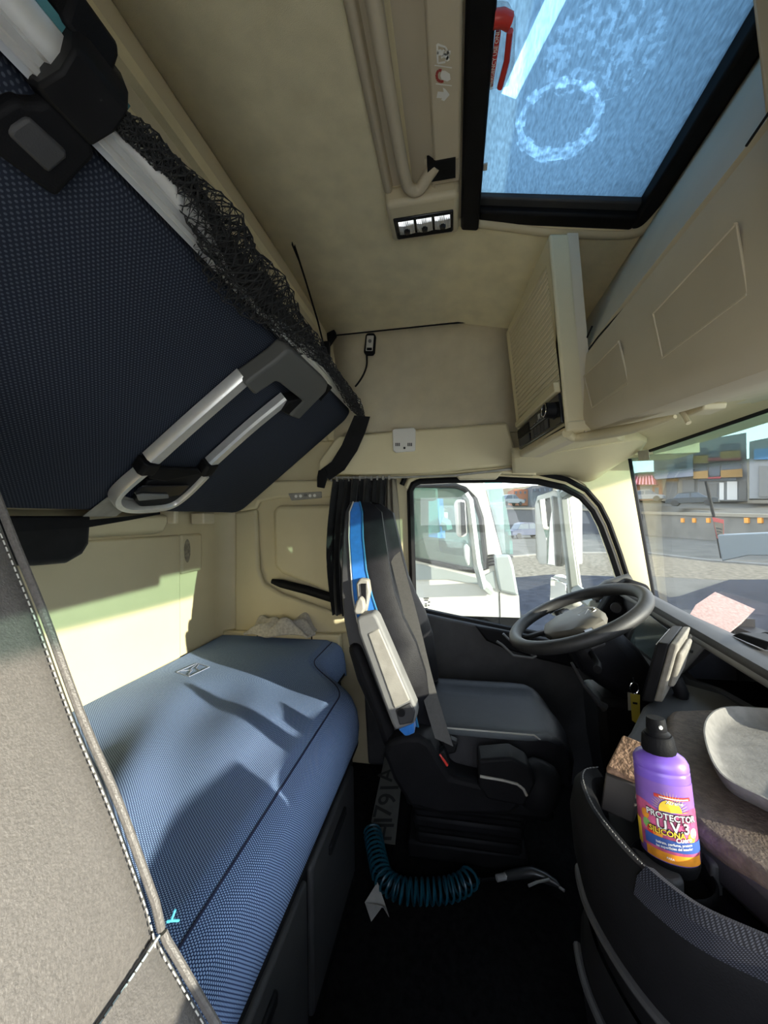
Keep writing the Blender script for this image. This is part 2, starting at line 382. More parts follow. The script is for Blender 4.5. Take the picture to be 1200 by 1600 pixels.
# rear wall with its ledge and panels
rw = thing('wall_rear', None, None, (XC, YR, 0), kind=S)
mb = MB(); mb.box((XP - .05, YR, 0), (XW + .05, YR + .05, 2.15)); mb.build('wall_panel', 'beige', rw)
mb = MB(); mb.slab([V((XP, 1.168, 1.128)), V((XP, 1.125, 1.14)), V((XP, 1.105, 1.175)), V((XP, 1.105, 1.20)), V((XP, 1.168, 1.22))], (1.75, 0, 0)); mb.build('ledge', 'beige', rw, bevel=.008)
mb = MB(); mb.box((XP, 1.150, 0.60), (1.455, 1.172, 1.122)); mb.build('backboard', 'beige', rw, bevel=.008)
mb = MB(); mb.box((1.462, 1.150, .952), (1.60, 1.172, 1.122)); mb.build('access_cover', 'beige', rw, bevel=.01)
mb = MB(); mb.box((1.52, 1.085, 1.165), (1.60, 1.15, 1.215)); mb.box((1.335, 1.08, 1.17), (1.36, 1.15, 1.23)); mb.build('bunk_hinge', 'beige_trim', rw, bevel=.006)
mb = MB(); mb.lathe([(0.0, 0), (.031, 0), (.032, .0012), (0, .0015)], (1.495, 1.1492, 1.05), axis=(0, -1, 0), n=20, sx=.62, sy=1.6, xdir=(1, 0, 0)); mb.build('stain', mat('stain', (0.30, 0.265, 0.19), 0.9, noise=.5, nscale=60), rw)
# rounded corner between rear and side wall
mb = MB(); mb.grid([[V((XW - .10 + .10 * math.sin(q), YR - .10 + .10 * math.cos(q), z)) for q in [math.pi / 2 * k / 8 for k in range(9)]] for z in (0.5, 2.1)]); mb.build('corner_cove', 'beige', rw)

# driver-side wall with the door window
WPX = [(641, 768), (646, 757), (656, 752), (700, 750), (780, 749), (840, 752), (880, 761), (908, 776), (927, 797), (940, 822), (956, 865), (974, 920), (985, 965), (985, 1000), (960, 1008), (905, 1003), (805, 985), (700, 963), (655, 953), (646, 945)]
WIN = [P(u, v, x=XW) for u, v in WPX]
ws = thing('wall_driver_side', None, None, (XW, .2, 0), kind=S)
mb = MB(); mb.ring_slab([V((XW, -.84, 0)), V((XW, YR, 0)), V((XW, YR, 2.12)), V((XW, -.752, 2.12)), V((XW, -.752, 1.43)), V((XW, -.838, .74))], WIN, (.06, 0, 0)); mb.build('wall_panel', 'beige', ws)
# raised pad with a rounded channel behind the seat
pad = [(426, 800), (432, 790), (520, 788), (560, 788), (560, 945), (500, 920), (440, 897), (428, 885)]
mb = MB(); mb.slab([P(u, v, x=XW - .038) for u, v in pad], (.04, 0, 0)); mb.build('side_pad', 'beige', ws, bevel=.02, seg=4)
mb = MB(); mb.slab([P(u, v, x=XW - .03) for u, v in [(366, 800), (400, 795), (404, 890), (412, 912), (440, 928), (545, 965), (545, 990), (366, 992)]], (.032, 0, 0)); mb.build('lower_pad', 'beige', ws, bevel=.014, seg=3)
mb = MB(); mb.slab([P(u, v, x=XW - .03) for u, v in [(380, 752), (560, 748), (560, 776), (436, 778), (404, 784), (400, 795), (372, 800)]], (.032, 0, 0)); mb.build('upper_pad', 'beige', ws, bevel=.012, seg=3)
mb = MB(); mb.tube([P(u, v, x=XW - .03) for u, v in [(425, 908), (440, 912), (480, 922), (530, 938)]], [.012, .021, .022, .022], n=12); mb.build('grab_bar', 'black', ws)
# bedside light switch plate
sw = thing('light_switch_plate', 'small pale switch plate with four buttons above the black grab bar', 'switch', P(478, 776, x=XW - .05))
mb = MB(); mb.slab([P(u, v, x=XW - .036) for u, v in [(450, 771), (502, 768), (502, 778), (455, 782)]], (.012, 0, 0)); mb.build('plate', 'light_grey', sw, bevel=.003)
for k, u in enumerate((463, 470, 485, 492)):
    mb = MB(); mb.lathe([(0, 0), (.0075, 0), (.0075, .005), (0, .006)], P(u, 775.5 - k * .4, x=XW - .036), axis=(-1, 0, 0), n=12); mb.build('button', 'print_white', sw)
mb = MB(); c = P(477.5, 774, x=XW - .036); mb.box(c - V((.006, .008, .004)), c + V((0, .008, .006))); mb.build('rocker', 'mid_grey', sw, bevel=.002)
# shelf above the door
XS = 1.70
mb = MB(); mb.slab([V((XS, y, z)) for y, z in [(.60, 1.392), (.62, 1.41), (.62, 1.45), (.545, 1.545), (.52, 1.565), (-.23, 1.582), (-.275, 1.40), (.1, 1.376), (.4, 1.378)]], (.14, 0, 0)); mb.build('door_shelf', 'beige', ws, bevel=.012, seg=3)
mb = MB(); mb.tube([V((XS + .005, y, z)) for y, z in [(.60, 1.374), (.3, 1.362), (0, 1.362), (-.27, 1.384)]], .005, n=6); mb.build('curtain_rail', 'light_grey', ws)
mb = MB(); mb.slab([P(u, v, x=XS + .04) for u, v in [(560, 750), (560, 738), (700, 726), (812, 718), (830, 722), (840, 742), (760, 739), (640, 743)]], (.09, 0, 0)); mb.build('door_header', 'beige', ws, bevel=.008)
mb = MB(); mb.slab([P(u, v, x=XS + .02) for u, v in [(712, 741), (786, 737), (776, 748), (718, 749)]], (.05, 0, 0)); mb.build('header_clip', 'beige_trim', ws, bevel=.006)
# side lining above the shelf and its seam
mb = MB(); mb.grid([[V((1.762 + .015 * math.sin(math.pi * k / 6), y, 1.55 + (2.085 - 1.55) * k / 6)) for k in range(7)] for y in (-.36, -.1, .2, .45, .56)]); mb.build('side_lining', 'lining', ws, solid=.01)
mb = MB(); mb.tube([V((1.752, y, 2.058 - (.0 if y > 0 else .35 * y * y))) for y in [.56, .4, .25, .1, 0, -.1, -.2, -.25]], .005, n=6); mb.build('lining_seam', 'black', ws)
mb = MB(); mb.box((1.765, .55, 1.56), (1.82, .60, 2.10)); mb.box((1.785, .6, 1.56), (1.82, YR, 2.10)); mb.build('corner_post', 'beige', ws, bevel=.01)

# driver door: lower lining, seal, glass, handle, armrest
d1 = thing('door_1', None, None, (XW, -.2, 0), kind=S)
mb = MB(); mb.slab([P(u, v, x=XW - .04) for u, v in [(560, 940), (640, 950), (655, 957), (700, 967), (805, 989), (905, 1007), (1010, 1015)]] + [V((XW - .04, -.88, 0.02)), V((XW - .04, .42, 0.02))], (.045, 0, 0)); mb.build('lower_lining', 'door_lining', d1, bevel=.012, seg=3)
mb = MB(); mb.slab([P(u, v, x=XW - .06) for u, v in [(742, 978), (780, 984), (870, 1003), (960, 1020), (960, 1060), (840, 1030), (790, 1015), (760, 1002)]], (.03, 0, 0)); mb.build('armrest', 'black', d1, bevel=.01, seg=3)
mb = MB(); mb.tube([P(u, v, x=XW - .075) for u, v in [(776, 1002), (784, 1007), (802, 1024), (832, 1028), (838, 1024)]], .006, n=8); mb.build('door_handle', 'mid_grey', d1)
mb = MB(); mb.tube([P(u, v, x=XW - .075) for u, v in [(786, 990), (800, 1004), (835, 1016), (850, 1018)]], .005, n=8); mb.build('handle_rim', 'mid_grey', d1)
mb = MB(); mb.slab([P(u, v, x=XW - .068) for u, v in [(836, 1017), (876, 1016), (880, 1022), (842, 1025)]], (.01, 0, 0)); mb.build('window_switches', 'black_gloss', d1, bevel=.002)
mb = MB(); mb.tube([V((XW - .004, p.y, p.z)) for p in WIN], .016, n=8, closed=True); mb.build('window_seal', 'black', d1)
WC = sum(WIN, V()) / len(WIN)
mb = MB(); mb.tube([V((XW - .012, WC.y + (p.y - WC.y) * 1.075, WC.z + (p.z - WC.z) * 1.11)) for p in WIN[:14]], .012, n=8); mb.build('door_seal', 'charcoal', d1)
mb = MB(); mb.tube([V((XW - .004, WC.y + (p.y - WC.y) * 1.035, WC.z + (p.z - WC.z) * 1.055)) for p in WIN[:14]], .012, n=8); mb.build('door_frame', 'beige', d1)
mb = MB(); mb.slab([V((XW + .03, p.y, p.z)) for p in WIN], (.004, 0, 0)); mb.build('window_pane', 'side_glass', d1, smooth=False)

# passenger-side wall and door window (behind the camera)
wp = thing('wall_passenger_side', None, None, (XP, .2, 0), kind=S)
# unseen passenger window, enlarged into an open aperture to admit more light
mb = MB(); mb.box((XP - .06, .36, 0), (XP, YR, 2.12)); mb.box((XP - .06, -.84, 1.46), (XP, .36, 2.12)); mb.build('wall_panel', 'beige', wp)
mb = MB(); mb.box((XP - .06, -.84, -.05), (XP, .36, .62)); mb.build('door_lower', 'charcoal', wp)
mb = MB(); mb.box((XP, -.3, 1.39), (XP + .10, .6, 1.57)); mb.build('door_shelf', 'beige', wp, bevel=.01)

# ceiling with the hatch opening
HX0, HX1, HY0, HY1 = 0.22, 1.20, -0.545, -0.045
def zc(x): 
    s = max(0.0, abs(x - XC) - .40) / .55
    return 2.10 - .030 * s ** 1.6
def zs(y): return -.2 * max(0.0, -.03 - y)          # the roof falls towards the front
def PH(u, v, off=0.0): return PP(u, v, (0, -.03, 2.1 + off), V((0, -.2, 1)))
ce = thing('ceiling', None, None, (XC, .2, 2.1), kind=S)
xs = [XP - .05] + [XP + i * .05 for i in range(0, 10)] + [HX0] + [HX0 + (HX1 - HX0) * i / 14 for i in range(1, 14)] + [HX1] + [HX1 + (1.76 - HX1) * i / 12 for i in range(1, 13)] + [1.86]
ys = [-1.0, HY0, -.3, HY1, -.03, .1, .25, .4, .58]
for nm, j0, j1 in (('headliner', 0, len(ys) - 1),):
    mb = MB()
    for i in range(len(xs) - 1):
        for j in range(j0, j1):
            if xs[i] >= HX0 - 1e-6 and xs[i + 1] <= HX1 + 1e-6 and ys[j] >= HY0 - 1e-6 and ys[j + 1] <= HY1 + 1e-6: continue
            mb.add([V((x, y, zc(x) + zs(y))) for x, y in ((xs[i], ys[j]), (xs[i + 1], ys[j]), (xs[i + 1], ys[j + 1]), (xs[i], ys[j + 1]))], [(0, 1, 2, 3)])
    mb.build(nm, 'headliner', ce, solid=.006)
mb = MB(); mb.box((XP - .05, .62, 1.985), (XW + .05, YR, 2.02)); mb.box((XP - .05, .58, 2.02), (XW + .05, .62, 2.12)); mb.build('rear_roof_panel', 'headliner', ce)
mb = MB(); mb.slab([V((XP, .575, 2.10)), V((XP, .575, 2.06)), V((XP, .60, 2.02)), V((XP, .635, 1.99)), V((XP, .66, 1.99)), V((XP, .66, 2.10))], (2.03, 0, 0)); mb.build('roof_rail', 'beige_trim', ce, bevel=.008)
mb = MB(); mb.box((XP - .1, -1.1, 2.17), (XW + .1, HY0 - .01, 2.2)); mb.box((XP - .1, HY1 + .01, 2.17), (XW + .1, YR + .05, 2.2)); mb.box((XP - .1, HY0 - .01, 2.17), (HX0 - .01, HY1 + .01, 2.2)); mb.box((HX1 + .01, HY0 - .01, 2.17), (XW + .1, HY1 + .01, 2.2)); mb.build('roof_skin', 'white_paint', ce)

# roof moulding: trough, grab handle, pictogram strip
rm = thing('roof_moulding', 'beige roof moulding with escape pictograms along the hatch', 'moulding', (.7, .07, 2.1))
mb = MB(); mb.slab([V((-.2, y, z)) for y, z in [(.176, 2.10), (.176, 2.082), (.168, 2.074), (.155, 2.076), (.150, 2.10)]], (1.235, 0, 0)); mb.build('outer_lip', 'taupe', rm, bevel=.004)
mb = MB(); mb.slab([V((-.2, y, z)) for y, z in [(.155, 2.095), (.10, 2.098), (.055, 2.085), (.036, 2.068), (.036, 2.10)]], (1.235, 0, 0)); mb.build('trough', 'taupe', rm, bevel=.004)
mb = MB(); mb.box((-.2, -.030, 2.062), (.955, .036, 2.10)); mb.build('strip', 'taupe', rm, bevel=.006)
mb = MB(); mb.box((.960, -.030, 2.072), (1.03, .06, 2.10)); mb.build('end_block', 'taupe', rm, bevel=.006)
mb = MB(); mb.box((.945, -.018, 2.058), (1.0, .052, 2.078)); mb.build('hook_recess', 'black', rm)
mb = MB(); mb.tube(spline([V((-.2, .122, 2.06)), V((.3, .122, 2.055)), (.7, .118, 2.05), (.95, .110, 2.05), (1.0, .100, 2.05), (1.012, .078, 2.055), (.985, .05, 2.065), (.965, .03, 2.07)], 6), .015, n=12); mb.build('grab_handle', 'taupe', rm)
# pictograms (text direction runs across the strip)
ZT = 2.0605; 
def Q(u, v): q = P(u, v, z=ZT); return q
def stroke(mb, pts, wd):
    pts = [V(p) for p in pts]
    for a, b in zip(pts, pts[1:]):
        t = (b - a).normalized(); n_ = V((-t.y, t.x, 0)) * wd / 2
        mb.add([a + n_, a - n_, b - n_, b + n_], [(0, 1, 2, 3)])
def disc(mb, c, r, n=14): c = V(c); mb.add([c + V((math.cos(2 * math.pi * i / n), math.sin(2 * math.pi * i / n), 0)) * r for i in range(n)], [tuple(range(n))])
mb = MB(); stroke(mb, [Q(u, v) for u, v in [(683, 69), (696, 74), (702, 86), (696, 95)]] , .0035); stroke(mb, [Q(u, v) for u, v in [(696, 97), (684, 99), (683, 69)]], .0035)
disc(mb, Q(687, 82), .005); stroke(mb, [Q(688, 83), Q(694, 86), Q(698, 82), Q(704, 82)], .006); stroke(mb, [Q(694, 86), Q(698, 89), Q(701, 95)], .006); stroke(mb, [Q(691, 81), Q(694, 78)], .004); stroke(mb, [Q(689, 90), Q(693, 88)], .004)
stroke(mb, [Q(679, 102), Q(706, 106)], .002); stroke(mb, [Q(681, 131), Q(706, 134)], .002)
mb.add([Q(u, v) + V((0, 0, -.0005)) for u, v in [(690, 110), (696, 110), (703, 115), (704, 124), (699, 127), (690, 124), (688, 118)]], [tuple(range(7))])
stroke(mb, [Q(683, 148), Q(697, 149)], .012); mb.add([Q(u, v) for u, v in [(692, 137), (696, 139), (702, 147), (702, 149), (694, 158), (689, 156), (694, 149)]], [tuple(range(7))]); mb.build('pictograms', 'print_white', rm, smooth=False)
mb = MB(); stroke(mb, [Q(u, v) for u, v in [(690, 110), (685, 110), (682, 116), (683, 124), (688, 128), (693, 127)]], .005); mb.build('pictogram_handle', 'red_dark', rm, smooth=False)

# ceiling lamp
cl = thing('ceiling_lamp', 'ceiling lamp with three clear reflector cells in a beige housing', 'lamp', (1.11, .07, 2.08))
mb = MB(); mb.box((1.035, -.028, 2.045), (1.185, .175, 2.10)); mb.build('housing', 'beige_trim', cl, bevel=.014, seg=3)
mb = MB(); mb.box((1.085, -.012, 2.040), (1.165, .160, 2.052)); mb.build('bezel', 'black_gloss', cl, bevel=.004)
for k in range(3):
    y0 = .146 - k * .052; mb = MB(); rows = []
    for j in range(19):
        t = j / 18; y = y0 - .046 * t; dz = .006 * math.sin(math.pi * t) + .0022 * (j % 2)
        rows.append([V((1.094, y, 2.0385)), V((1.100, y, 2.032 - dz * .5)), V((1.118, y, 2.030 - dz)), V((1.134, y, 2.032 - dz * .5)), V((1.140, y, 2.0385))])
    mb.grid(rows); mb.build('reflector_cell', 'lens', cl, smooth=False)
    mb = MB(); mb.lathe([(0, -.004), (.008, -.002), (.010, .006)], (1.117, y0 - .023, 2.022), n=14); mb.build('bulb', 'black_gloss', cl)
mb = MB(); mb.box((1.142, -.008, 2.036), (1.160, .156, 2.042)); mb.build('switch_strip', 'black', cl, bevel=.002)

# roof hatch
rh = thing('roof_hatch', 'open-framed roof hatch covered with a sheer blue blind', 'roof hatch', (.7, -.33, 2.1))
def shear(mb):
    for p in mb.v: p.z += zs(p.y)
    return mb
mb = MB()
for a, b in (((HX0 - .01, HY1 - .042, 2.065), (HX1, HY1 + .010, 2.16)), ((HX0 - .01, HY0 - .004, 2.092), (HX1, HY0 + .036, 2.16)), ((HX1 - .045, HY0 + .03, 2.092), (HX1 + .005, HY1 - .04, 2.16)), ((HX0 - .02, HY0 + .05, 2.085), (HX0 + .05, HY1 - .04, 2.16))): mb.box(a, b)
shear(mb)
mb.build('frame', 'black', rh, bevel=.008)
mb = MB(); mb.box((HX0 + .03, HY0 + .01, 2.128), (HX1 - .06, HY1 - .03, 2.1295)); shear(mb); mb.build('blind', 'roof_blind', rh, smooth=False)
blind_marks(PH(872, 190, .028) - V((.7, -.33, 2.1)), PH(940, 85, .028) - V((.7, -.33, 2.1)), PH(858, 20, .028) - V((.7, -.33, 2.1)), PH(795, 150, .028) - V((.7, -.33, 2.1)))
mb = MB(); mb.box((HX1 - .072, HY0 + .02, 2.112), (HX1 - .04, HY1 - .03, 2.134)); shear(mb); mb.build('blind_bar', 'dark_grey', rh, bevel=.005)
# emergency handle
eh = thing('emergency_handle', 'red emergency hatch handle under a clear cover', 'handle', P(785, 80, z=2.066))
mb = MB(); mb.slab([P(u, v, z=2.066) for u, v in [(770, 25), (778, 16), (795, 18), (806, 40), (804, 100), (795, 136), (765, 142), (762, 132)]], (0, 0, .02)); mb.build('cover', 'clear_cover', eh, bevel=.003)
mb = MB(); mb.slab([P(u, v, z=2.062) for u, v in [(775, 50), (783, 50), (770, 137), (763, 137)]], (0, 0, .006)); mb.build('label_plate', 'red', eh, bevel=.001)
mb = MB(); mb.tube([P(u, v, z=2.056) for u, v in [(797, 48), (792, 95), (781, 137)]], .006, n=10); mb.tube([P(u, v, z=2.060) for u, v in [(772, 30), (785, 28), (796, 34)]], .013, n=10); mb.build('pull_bar', 'red', eh)
mb = MB(); a = (P(778, 52, z=2.0615) - P(767, 135, z=2.0615)).normalized(); text_on(mb, 'EMERGENCY USE ONLY', .0098, P(772.5, 94, z=2.0613), a, V((a.y, -a.x, 0)) , bold=.0002); mb.build('lettering', 'print_white', eh, smooth=False)
mb = MB(); c = P(757, 262, z=2.062); mb.box(c - V((.009, .007, 0)), c + V((.009, .007, .004))); mb.build('rating_sticker', 'print_grey', rh)

# windshield, A pillars, header, front wall
def ws_top(x): t = (x - XC) / 1.12; return V((x, -.91 + .16 * t * t, 1.485 - .055 * t * t))
def ws_bot(x): t = (x - XC) / 1.12; return V((x, -1.06 + .215 * t * t, .72))
wx = [XC - 1.12 + 2.24 * i / 24 for i in range(25)]
w1 = thing('window_1', None, None, (XC, -.95, .8), kind=S)
mb = MB(); mb.grid([[ws_bot(x).lerp(ws_top(x), k / 6) for k in range(7)] for x in wx]); mb.build('windshield_pane', 'windshield', w1)
mb = MB(); loop = [ws_bot(x) for x in wx] + [ws_top(x) for x in wx[::-1]]; mb.tube([p + V((0, .008, 0)) for p in loop], .013, n=8, closed=True); mb.build('windshield_seal', 'black', w1)
mb = MB(); c = P(1005, 711, x=1.645); mb.slab([P(u, v, y=-.72) for u, v in [(996, 705), (1013, 703), (1015, 718), (998, 720)]], (0, -.001, 0)); mb.build('inspection_sticker', 'paper', w1, smooth=False)
for nm, sgn in (('trim_1', 1), ('trim_2', -1)):
    mb = MB(); rows = []
    for (ua, va), k in zip([(880, 735), (915, 757), (940, 790), (955, 830), (968, 870), (982, 915), (1000, 975), (1010, 1010)], [1.08, 1.0, .85, .68, .48, .25, 0, -.15]):
        a = P(ua, va, x=XW - .006); b = ws_bot(XC + 1.12).lerp(ws_top(XC + 1.12), k)
        m_ = (a + b) / 2 + V((-.010, .0, 0)); row = [V((XW + .05, a.y, a.z)), a, m_, b + V((-.008, .006, 0)), b + V((.03, -.004, 0))]
        if sgn < 0: row = [V((2 * XC - p.x, p.y, p.z)) for p in row]
        rows.append(row)
    mb.grid(rows); mb.build(nm, 'beige', solid=.006, kind=S)
# header above the windshield
mb = MB(); mb.grid([[ws_top(x) + V((0, -.04, -.004)), ws_top(x) + V((0, .015, -.004)), ws_top(x) + V((0, .05, .015)), V((x, -.74 + .10 * abs((x - XC) / 1.12) ** 2, 1.475)), V((x, -.60 + .08 * abs((x - XC) / 1.12) ** 2, 1.50))] for x in wx]); mb.build('trim_3', 'beige', solid=.006, kind=S)
tA = [P(800, 716, x=1.60), P(835, 712, x=1.56), P(880, 705, x=1.52), P(935, 697, x=1.50), P(990, 688, x=1.52), P(1010, 690, x=1.60)]
tB = [P(800, 742, x=1.80), P(840, 742, x=1.805), P(880, 742, x=1.81), P(920, 752, x=1.812), P(950, 735, x=1.816), P(987, 711, x=1.82)]
mb = MB(); mb.grid([[a + V((0, 0, .04)), a, a.lerp(b, .33) + V((-.006, 0, -.010)), a.lerp(b, .66) + V((-.010, 0, -.010)), b, b + V((.02, 0, .01))] for a, b in zip(spline(tA, 4), spline(tB, 4))]); mb.build('trim_4', 'beige', solid=.006, kind=S)
wf = thing('wall_front', None, None, (XC, -1.0, 0), kind=S)
mb = MB(); mb.box((XP - .1, -1.16, -.05), (XW + .1, -1.09, .73)); mb.build('firewall', 'black', wf)
mb = MB(); mb.box((XP - .1, -1.0, 1.47), (XW + .1, -.93, 2.2)); mb.box((XW - .12, -.95, 1.42), (XW + .08, -.72, 2.2)); mb.box((XP - .08, -.95, 1.42), (XP + .12, -.72, 2.2)); mb.build('brow', 'beige', wf)
mb = MB(); mb.box((XW - .06, -1.16, -.05), (XW + .08, -.80, .76)); mb.box((XP - .08, -1.16, -.05), (XP + .06, -.80, .76)); mb.build('cowl_sides', 'black', wf)

# ================================================================== BUNKS
# upper bunk, tilted up: its underside is a plane from (Y 1.11, Z 1.205) at the wall to (Y .50, Z 1.735) at the front
BE = V((0, -.61, .475)); BL = BE.length; BE.normalize(); BN = V((0, -BE.z, BE.y)).normalized()
if BN.y > 0: BN = -BN
B0 = V((0, 1.06, 1.205))
def PB(u, v, off=0.0): return PP(u, v, B0 + BN * off, BN)
ub = thing('upper_bunk', 'raised upper bunk with navy dotted underside and aluminium front rail', 'bunk', (XC, 1.0, 1.2))
c = B0 + BE * (BL / 2 - .005) + V(((1.760 - .22) / 2, 0, 0)); ha = (1.760 + .22) / 2; hb = BL / 2 - .005
mb = MB(); mb.loft([rrect(c + BN * o, (1, 0, 0), BE, ha - i, hb - i, .05, 6) for o, i in ((-.11, .0), (-.03, .0), (-.012, .006), (-.003, .018), (0, .04))]); mb.build('cushion', 'navy_dots', ub, uv=((1, 0, 0), BE))
RL = V((0, .430, 1.694))
def rail_prof(x): return [V((x, RL.y, RL.z)) + BE * a + BN * b for a, b in [(-.034, .006), (-.034, -.012), (-.008, -.03), (.02, -.03), (.028, -.012), (.026, .008), (.012, .018), (-.004, .019), (-.008, .010), (-.016, .010), (-.018, .015), (-.024, .015), (-.026, .008)]]
mb = MB(); mb.loft([rail_prof(x) for x in (-.25, .2, .7, 1.2, 1.70)]); mb.build('front_rail', 'alu', ub)
mb = MB(); mb.loft([[V((x, RL.y, RL.z)) + BE * a + BN * b for a, b in [(.024, .004), (.024, -.01), (.034, -.01), (.036, .002)]] for x in (-.25, .42)]); mb.build('edge_piping', 'teal_trim', ub)
mb = MB(); mb.slab([PB(u, v, .002) for u, v in [(128, 806), (175, 770), (215, 780), (180, 806)]], BN * .004); mb.build('corner_plate', 'light_grey', ub, bevel=.002)
# bracket with button plate
br = thing('rail_bracket', 'black plastic bracket with square button plate clamped on the bunk rail', 'bracket', PB(60, 200))
mb = MB(); mb.slab([PB(u, v, .002) for u, v in [(-30, 160), (0, 142), (12, 136), (24, 143), (46, 144), (60, 138), (128, 207), (137, 228), (75, 293), (-30, 215)]], BN * .022); mb.build('plate', 'charcoal', br, bevel=.006, seg=3)
mb = MB(); mb.slab([PB(u, v, .020) for u, v in [(8, 205), (14, 192), (36, 177), (44, 180), (101, 232), (100, 242), (72, 266)]], BN * .008); mb.build('button', 'dark_grey', br, bevel=.004, seg=2)
xa, xb = PB(35, 118).x, PB(137, 200).x
def clamp(x, k=1.0): return [V((x, RL.y, RL.z)) + BE * a * k + BN * b for a, b in [(-.04, .0), (-.034, .024), (0, .036), (.03, .03), (.045, .012), (.052, -.012), (.046, -.03), (-.03, -.03)]]
mb = MB(); mb.loft([clamp(xa, .9), clamp(xa + .015), clamp(xb - .015), clamp(xb)]); mb.build('clamp', 'black', br, bevel=.004)
mb = MB(); mb.loft([[V((x, RL.y, RL.z)) + BE * a + BN * b for a, b in [(.035, .016), (.062, .0), (.070, -.01), (.066, -.04), (.03, -.04)]] for x in (xa - .01, xb - .02)]); mb.build('belt_guide', 'charcoal', br, bevel=.006)
# rolled curtain / cover bundle above the rail at the near end
mb = MB()
for k, (dy, dz) in enumerate([(.0, .0), (.03, .02), (-.01, .035)]):
    mb.tube([V((x, RL.y + .035 + dy + .012 * math.sin(x * 23 + k), RL.z + .055 + dz + .010 * math.cos(x * 31 + k * 2))) for x in [-.2 + .04 * i for i in range(int((xb + .12) / .04))]], .020, n=10)
mb.build('rolled_cover', 'black_cloth', label='black cloth cover rolled up along the top of the bunk rail', cat='cover')

# safety net bunched over the rail
sn = thing('safety_net', 'black knotted safety net bunched along the upper bunk rail', 'net', P(380, 450, y=.45))
ctr = [(142, 140), (185, 184), (240, 238), (295, 296), (348, 378), (395, 442), (440, 492), (485, 538), (522, 583), (552, 628), (568, 656)]
rad = [.008, .012, .018, .026, .050, .054, .046, .030, .016, .026, .010]
cp = spline([P(u, v, y=.405 if i < 8 else .40) for i, (u, v) in enumerate(ctr)], 9)
rr = [r.x for r in spline([V((q, 0, 0)) for q in rad], 9)]
def net(scale, seed, na):
    rng = random.Random(seed); mb = MB(); n = len(cp); rings = []
    for i in range(n):
        t = (cp[min(i + 1, n - 1)] - cp[max(i - 1, 0)]).normalized(); a = V((0, -.7, -.7)); a = (a - t * a.dot(t)).normalized(); b = t.cross(a)
        ring = []
        for j in range(na):
            q = 2 * math.pi * (j + (.5 if i % 2 else 0)) / na
            k = rr[i] * scale * (1 + .25 * math.sin(3 * q + i * .35 + seed) + rng.uniform(-.12, .12))
            ring.append(cp[i] + t * rng.uniform(-.002, .002) + a * math.cos(q) * k * .7 + b * math.sin(q) * k)
        rings.append(ring)
    vs = [p for r in rings for p in r]; fs = []
    for i in range(1, n - 1):
        for j in range(na):
            if i % 2: e0, e1 = (i - 1) * na + (j + 0) % na, None
            o = j if i % 2 == 0 else (j + 1) % na
            # diamond: (i-1, o'), (i, j), (i, j+1), (i+1, o')
            oo = (j + 1) % na if i % 2 else j
            fs.append(((i - 1) * na + oo, i * na + j if i % 2 else i * na + (j - 1) % na, (i + 1) * na + oo, i * na + (j + 1) % na if i % 2 else i * na + j))
    mb.add(vs, fs); return mb
for sc_, sd, na in ((1.0, 1, 10), (.72, 5, 9), (.42, 9, 7)): net(sc_, sd, na).build('mesh_layer', 'black_cloth', sn, wire=.0032, smooth=False)
mb = MB(); mb.tube([cp[i] + V((0, .008, .012)) for i in range(0, len(cp), 4)], [rr[i] * .35 for i in range(0, len(cp), 4)], n=8); mb.build('gathered_core', 'black_cloth', sn)
# hanging straps
def ribbon(mb, pts, wv, th=.002):
    pts = [V(p) for p in pts]; wv = [V(q) for q in (wv if isinstance(wv, list) else [wv] * len(pts))]; rings = []
    for i, p in enumerate(pts):
        t = (pts[min(i + 1, len(pts) - 1)] - pts[max(i - 1, 0)]).normalized(); n_ = t.cross(wv[i]).normalized() * th / 2; h = wv[i] / 2
        rings.append([p - h - n_, p + h - n_, p + h + n_, p - h + n_])
    mb.loft(rings); return mb
ts = thing('net_tether', 'thin black tether running from roof hook down to the net', 'strap', P(462, 385, z=2.09))
mb = MB(); ribbon(mb, [P(460, 384, z=2.088), P(478, 440, x=1.30), P(496, 500, x=1.38), P(506, 540, x=1.44)], V((.010, .007, 0))); ribbon(mb, [P(456, 380, z=2.092), P(470, 414, z=2.06)], V((.012, .006, 0))); mb.build('strap', 'black', ts, smooth=False)
mb = MB(); c = P(508, 548, x=1.45); mb.box(c - V((.012, .02, .045)), c + V((.012, .016, .035))); mb.build('buckle', 'black', ts, bevel=.006)
mb = MB(); mb.slab([P(u, v, x=1.70) for u, v in [(510, 520), (522, 514), (524, 522), (512, 540)]], (.03, 0, 0)); mb.build('anchor', 'charcoal', ts, bevel=.004)
ubs = thing('bunk_belt', 'wide black belt hanging from bunk end to the door shelf', 'belt', P(520, 720, x=1.66))
mb = MB(); ribbon(mb, [P(566, 650, x=1.62), P(558, 672, x=1.64), P(546, 700, x=1.665), P(528, 728, x=1.675), P(508, 742, x=1.675)], [V((0, -.07, -.01)), V((0, -.075, -.02)), V((0, -.07, -.03)), V((0, -.06, -.04)), V((0, -.04, -.05))], .004); mb.build('webbing', 'black', ubs)
mb = MB(); mb.slab([P(u, v, x=1.67) for u, v in [(495, 746), (497, 735), (508, 732), (512, 742), (506, 763), (495, 761)]], (.012, 0, 0)); mb.build('end_clip', 'charcoal', ubs, bevel=.003)

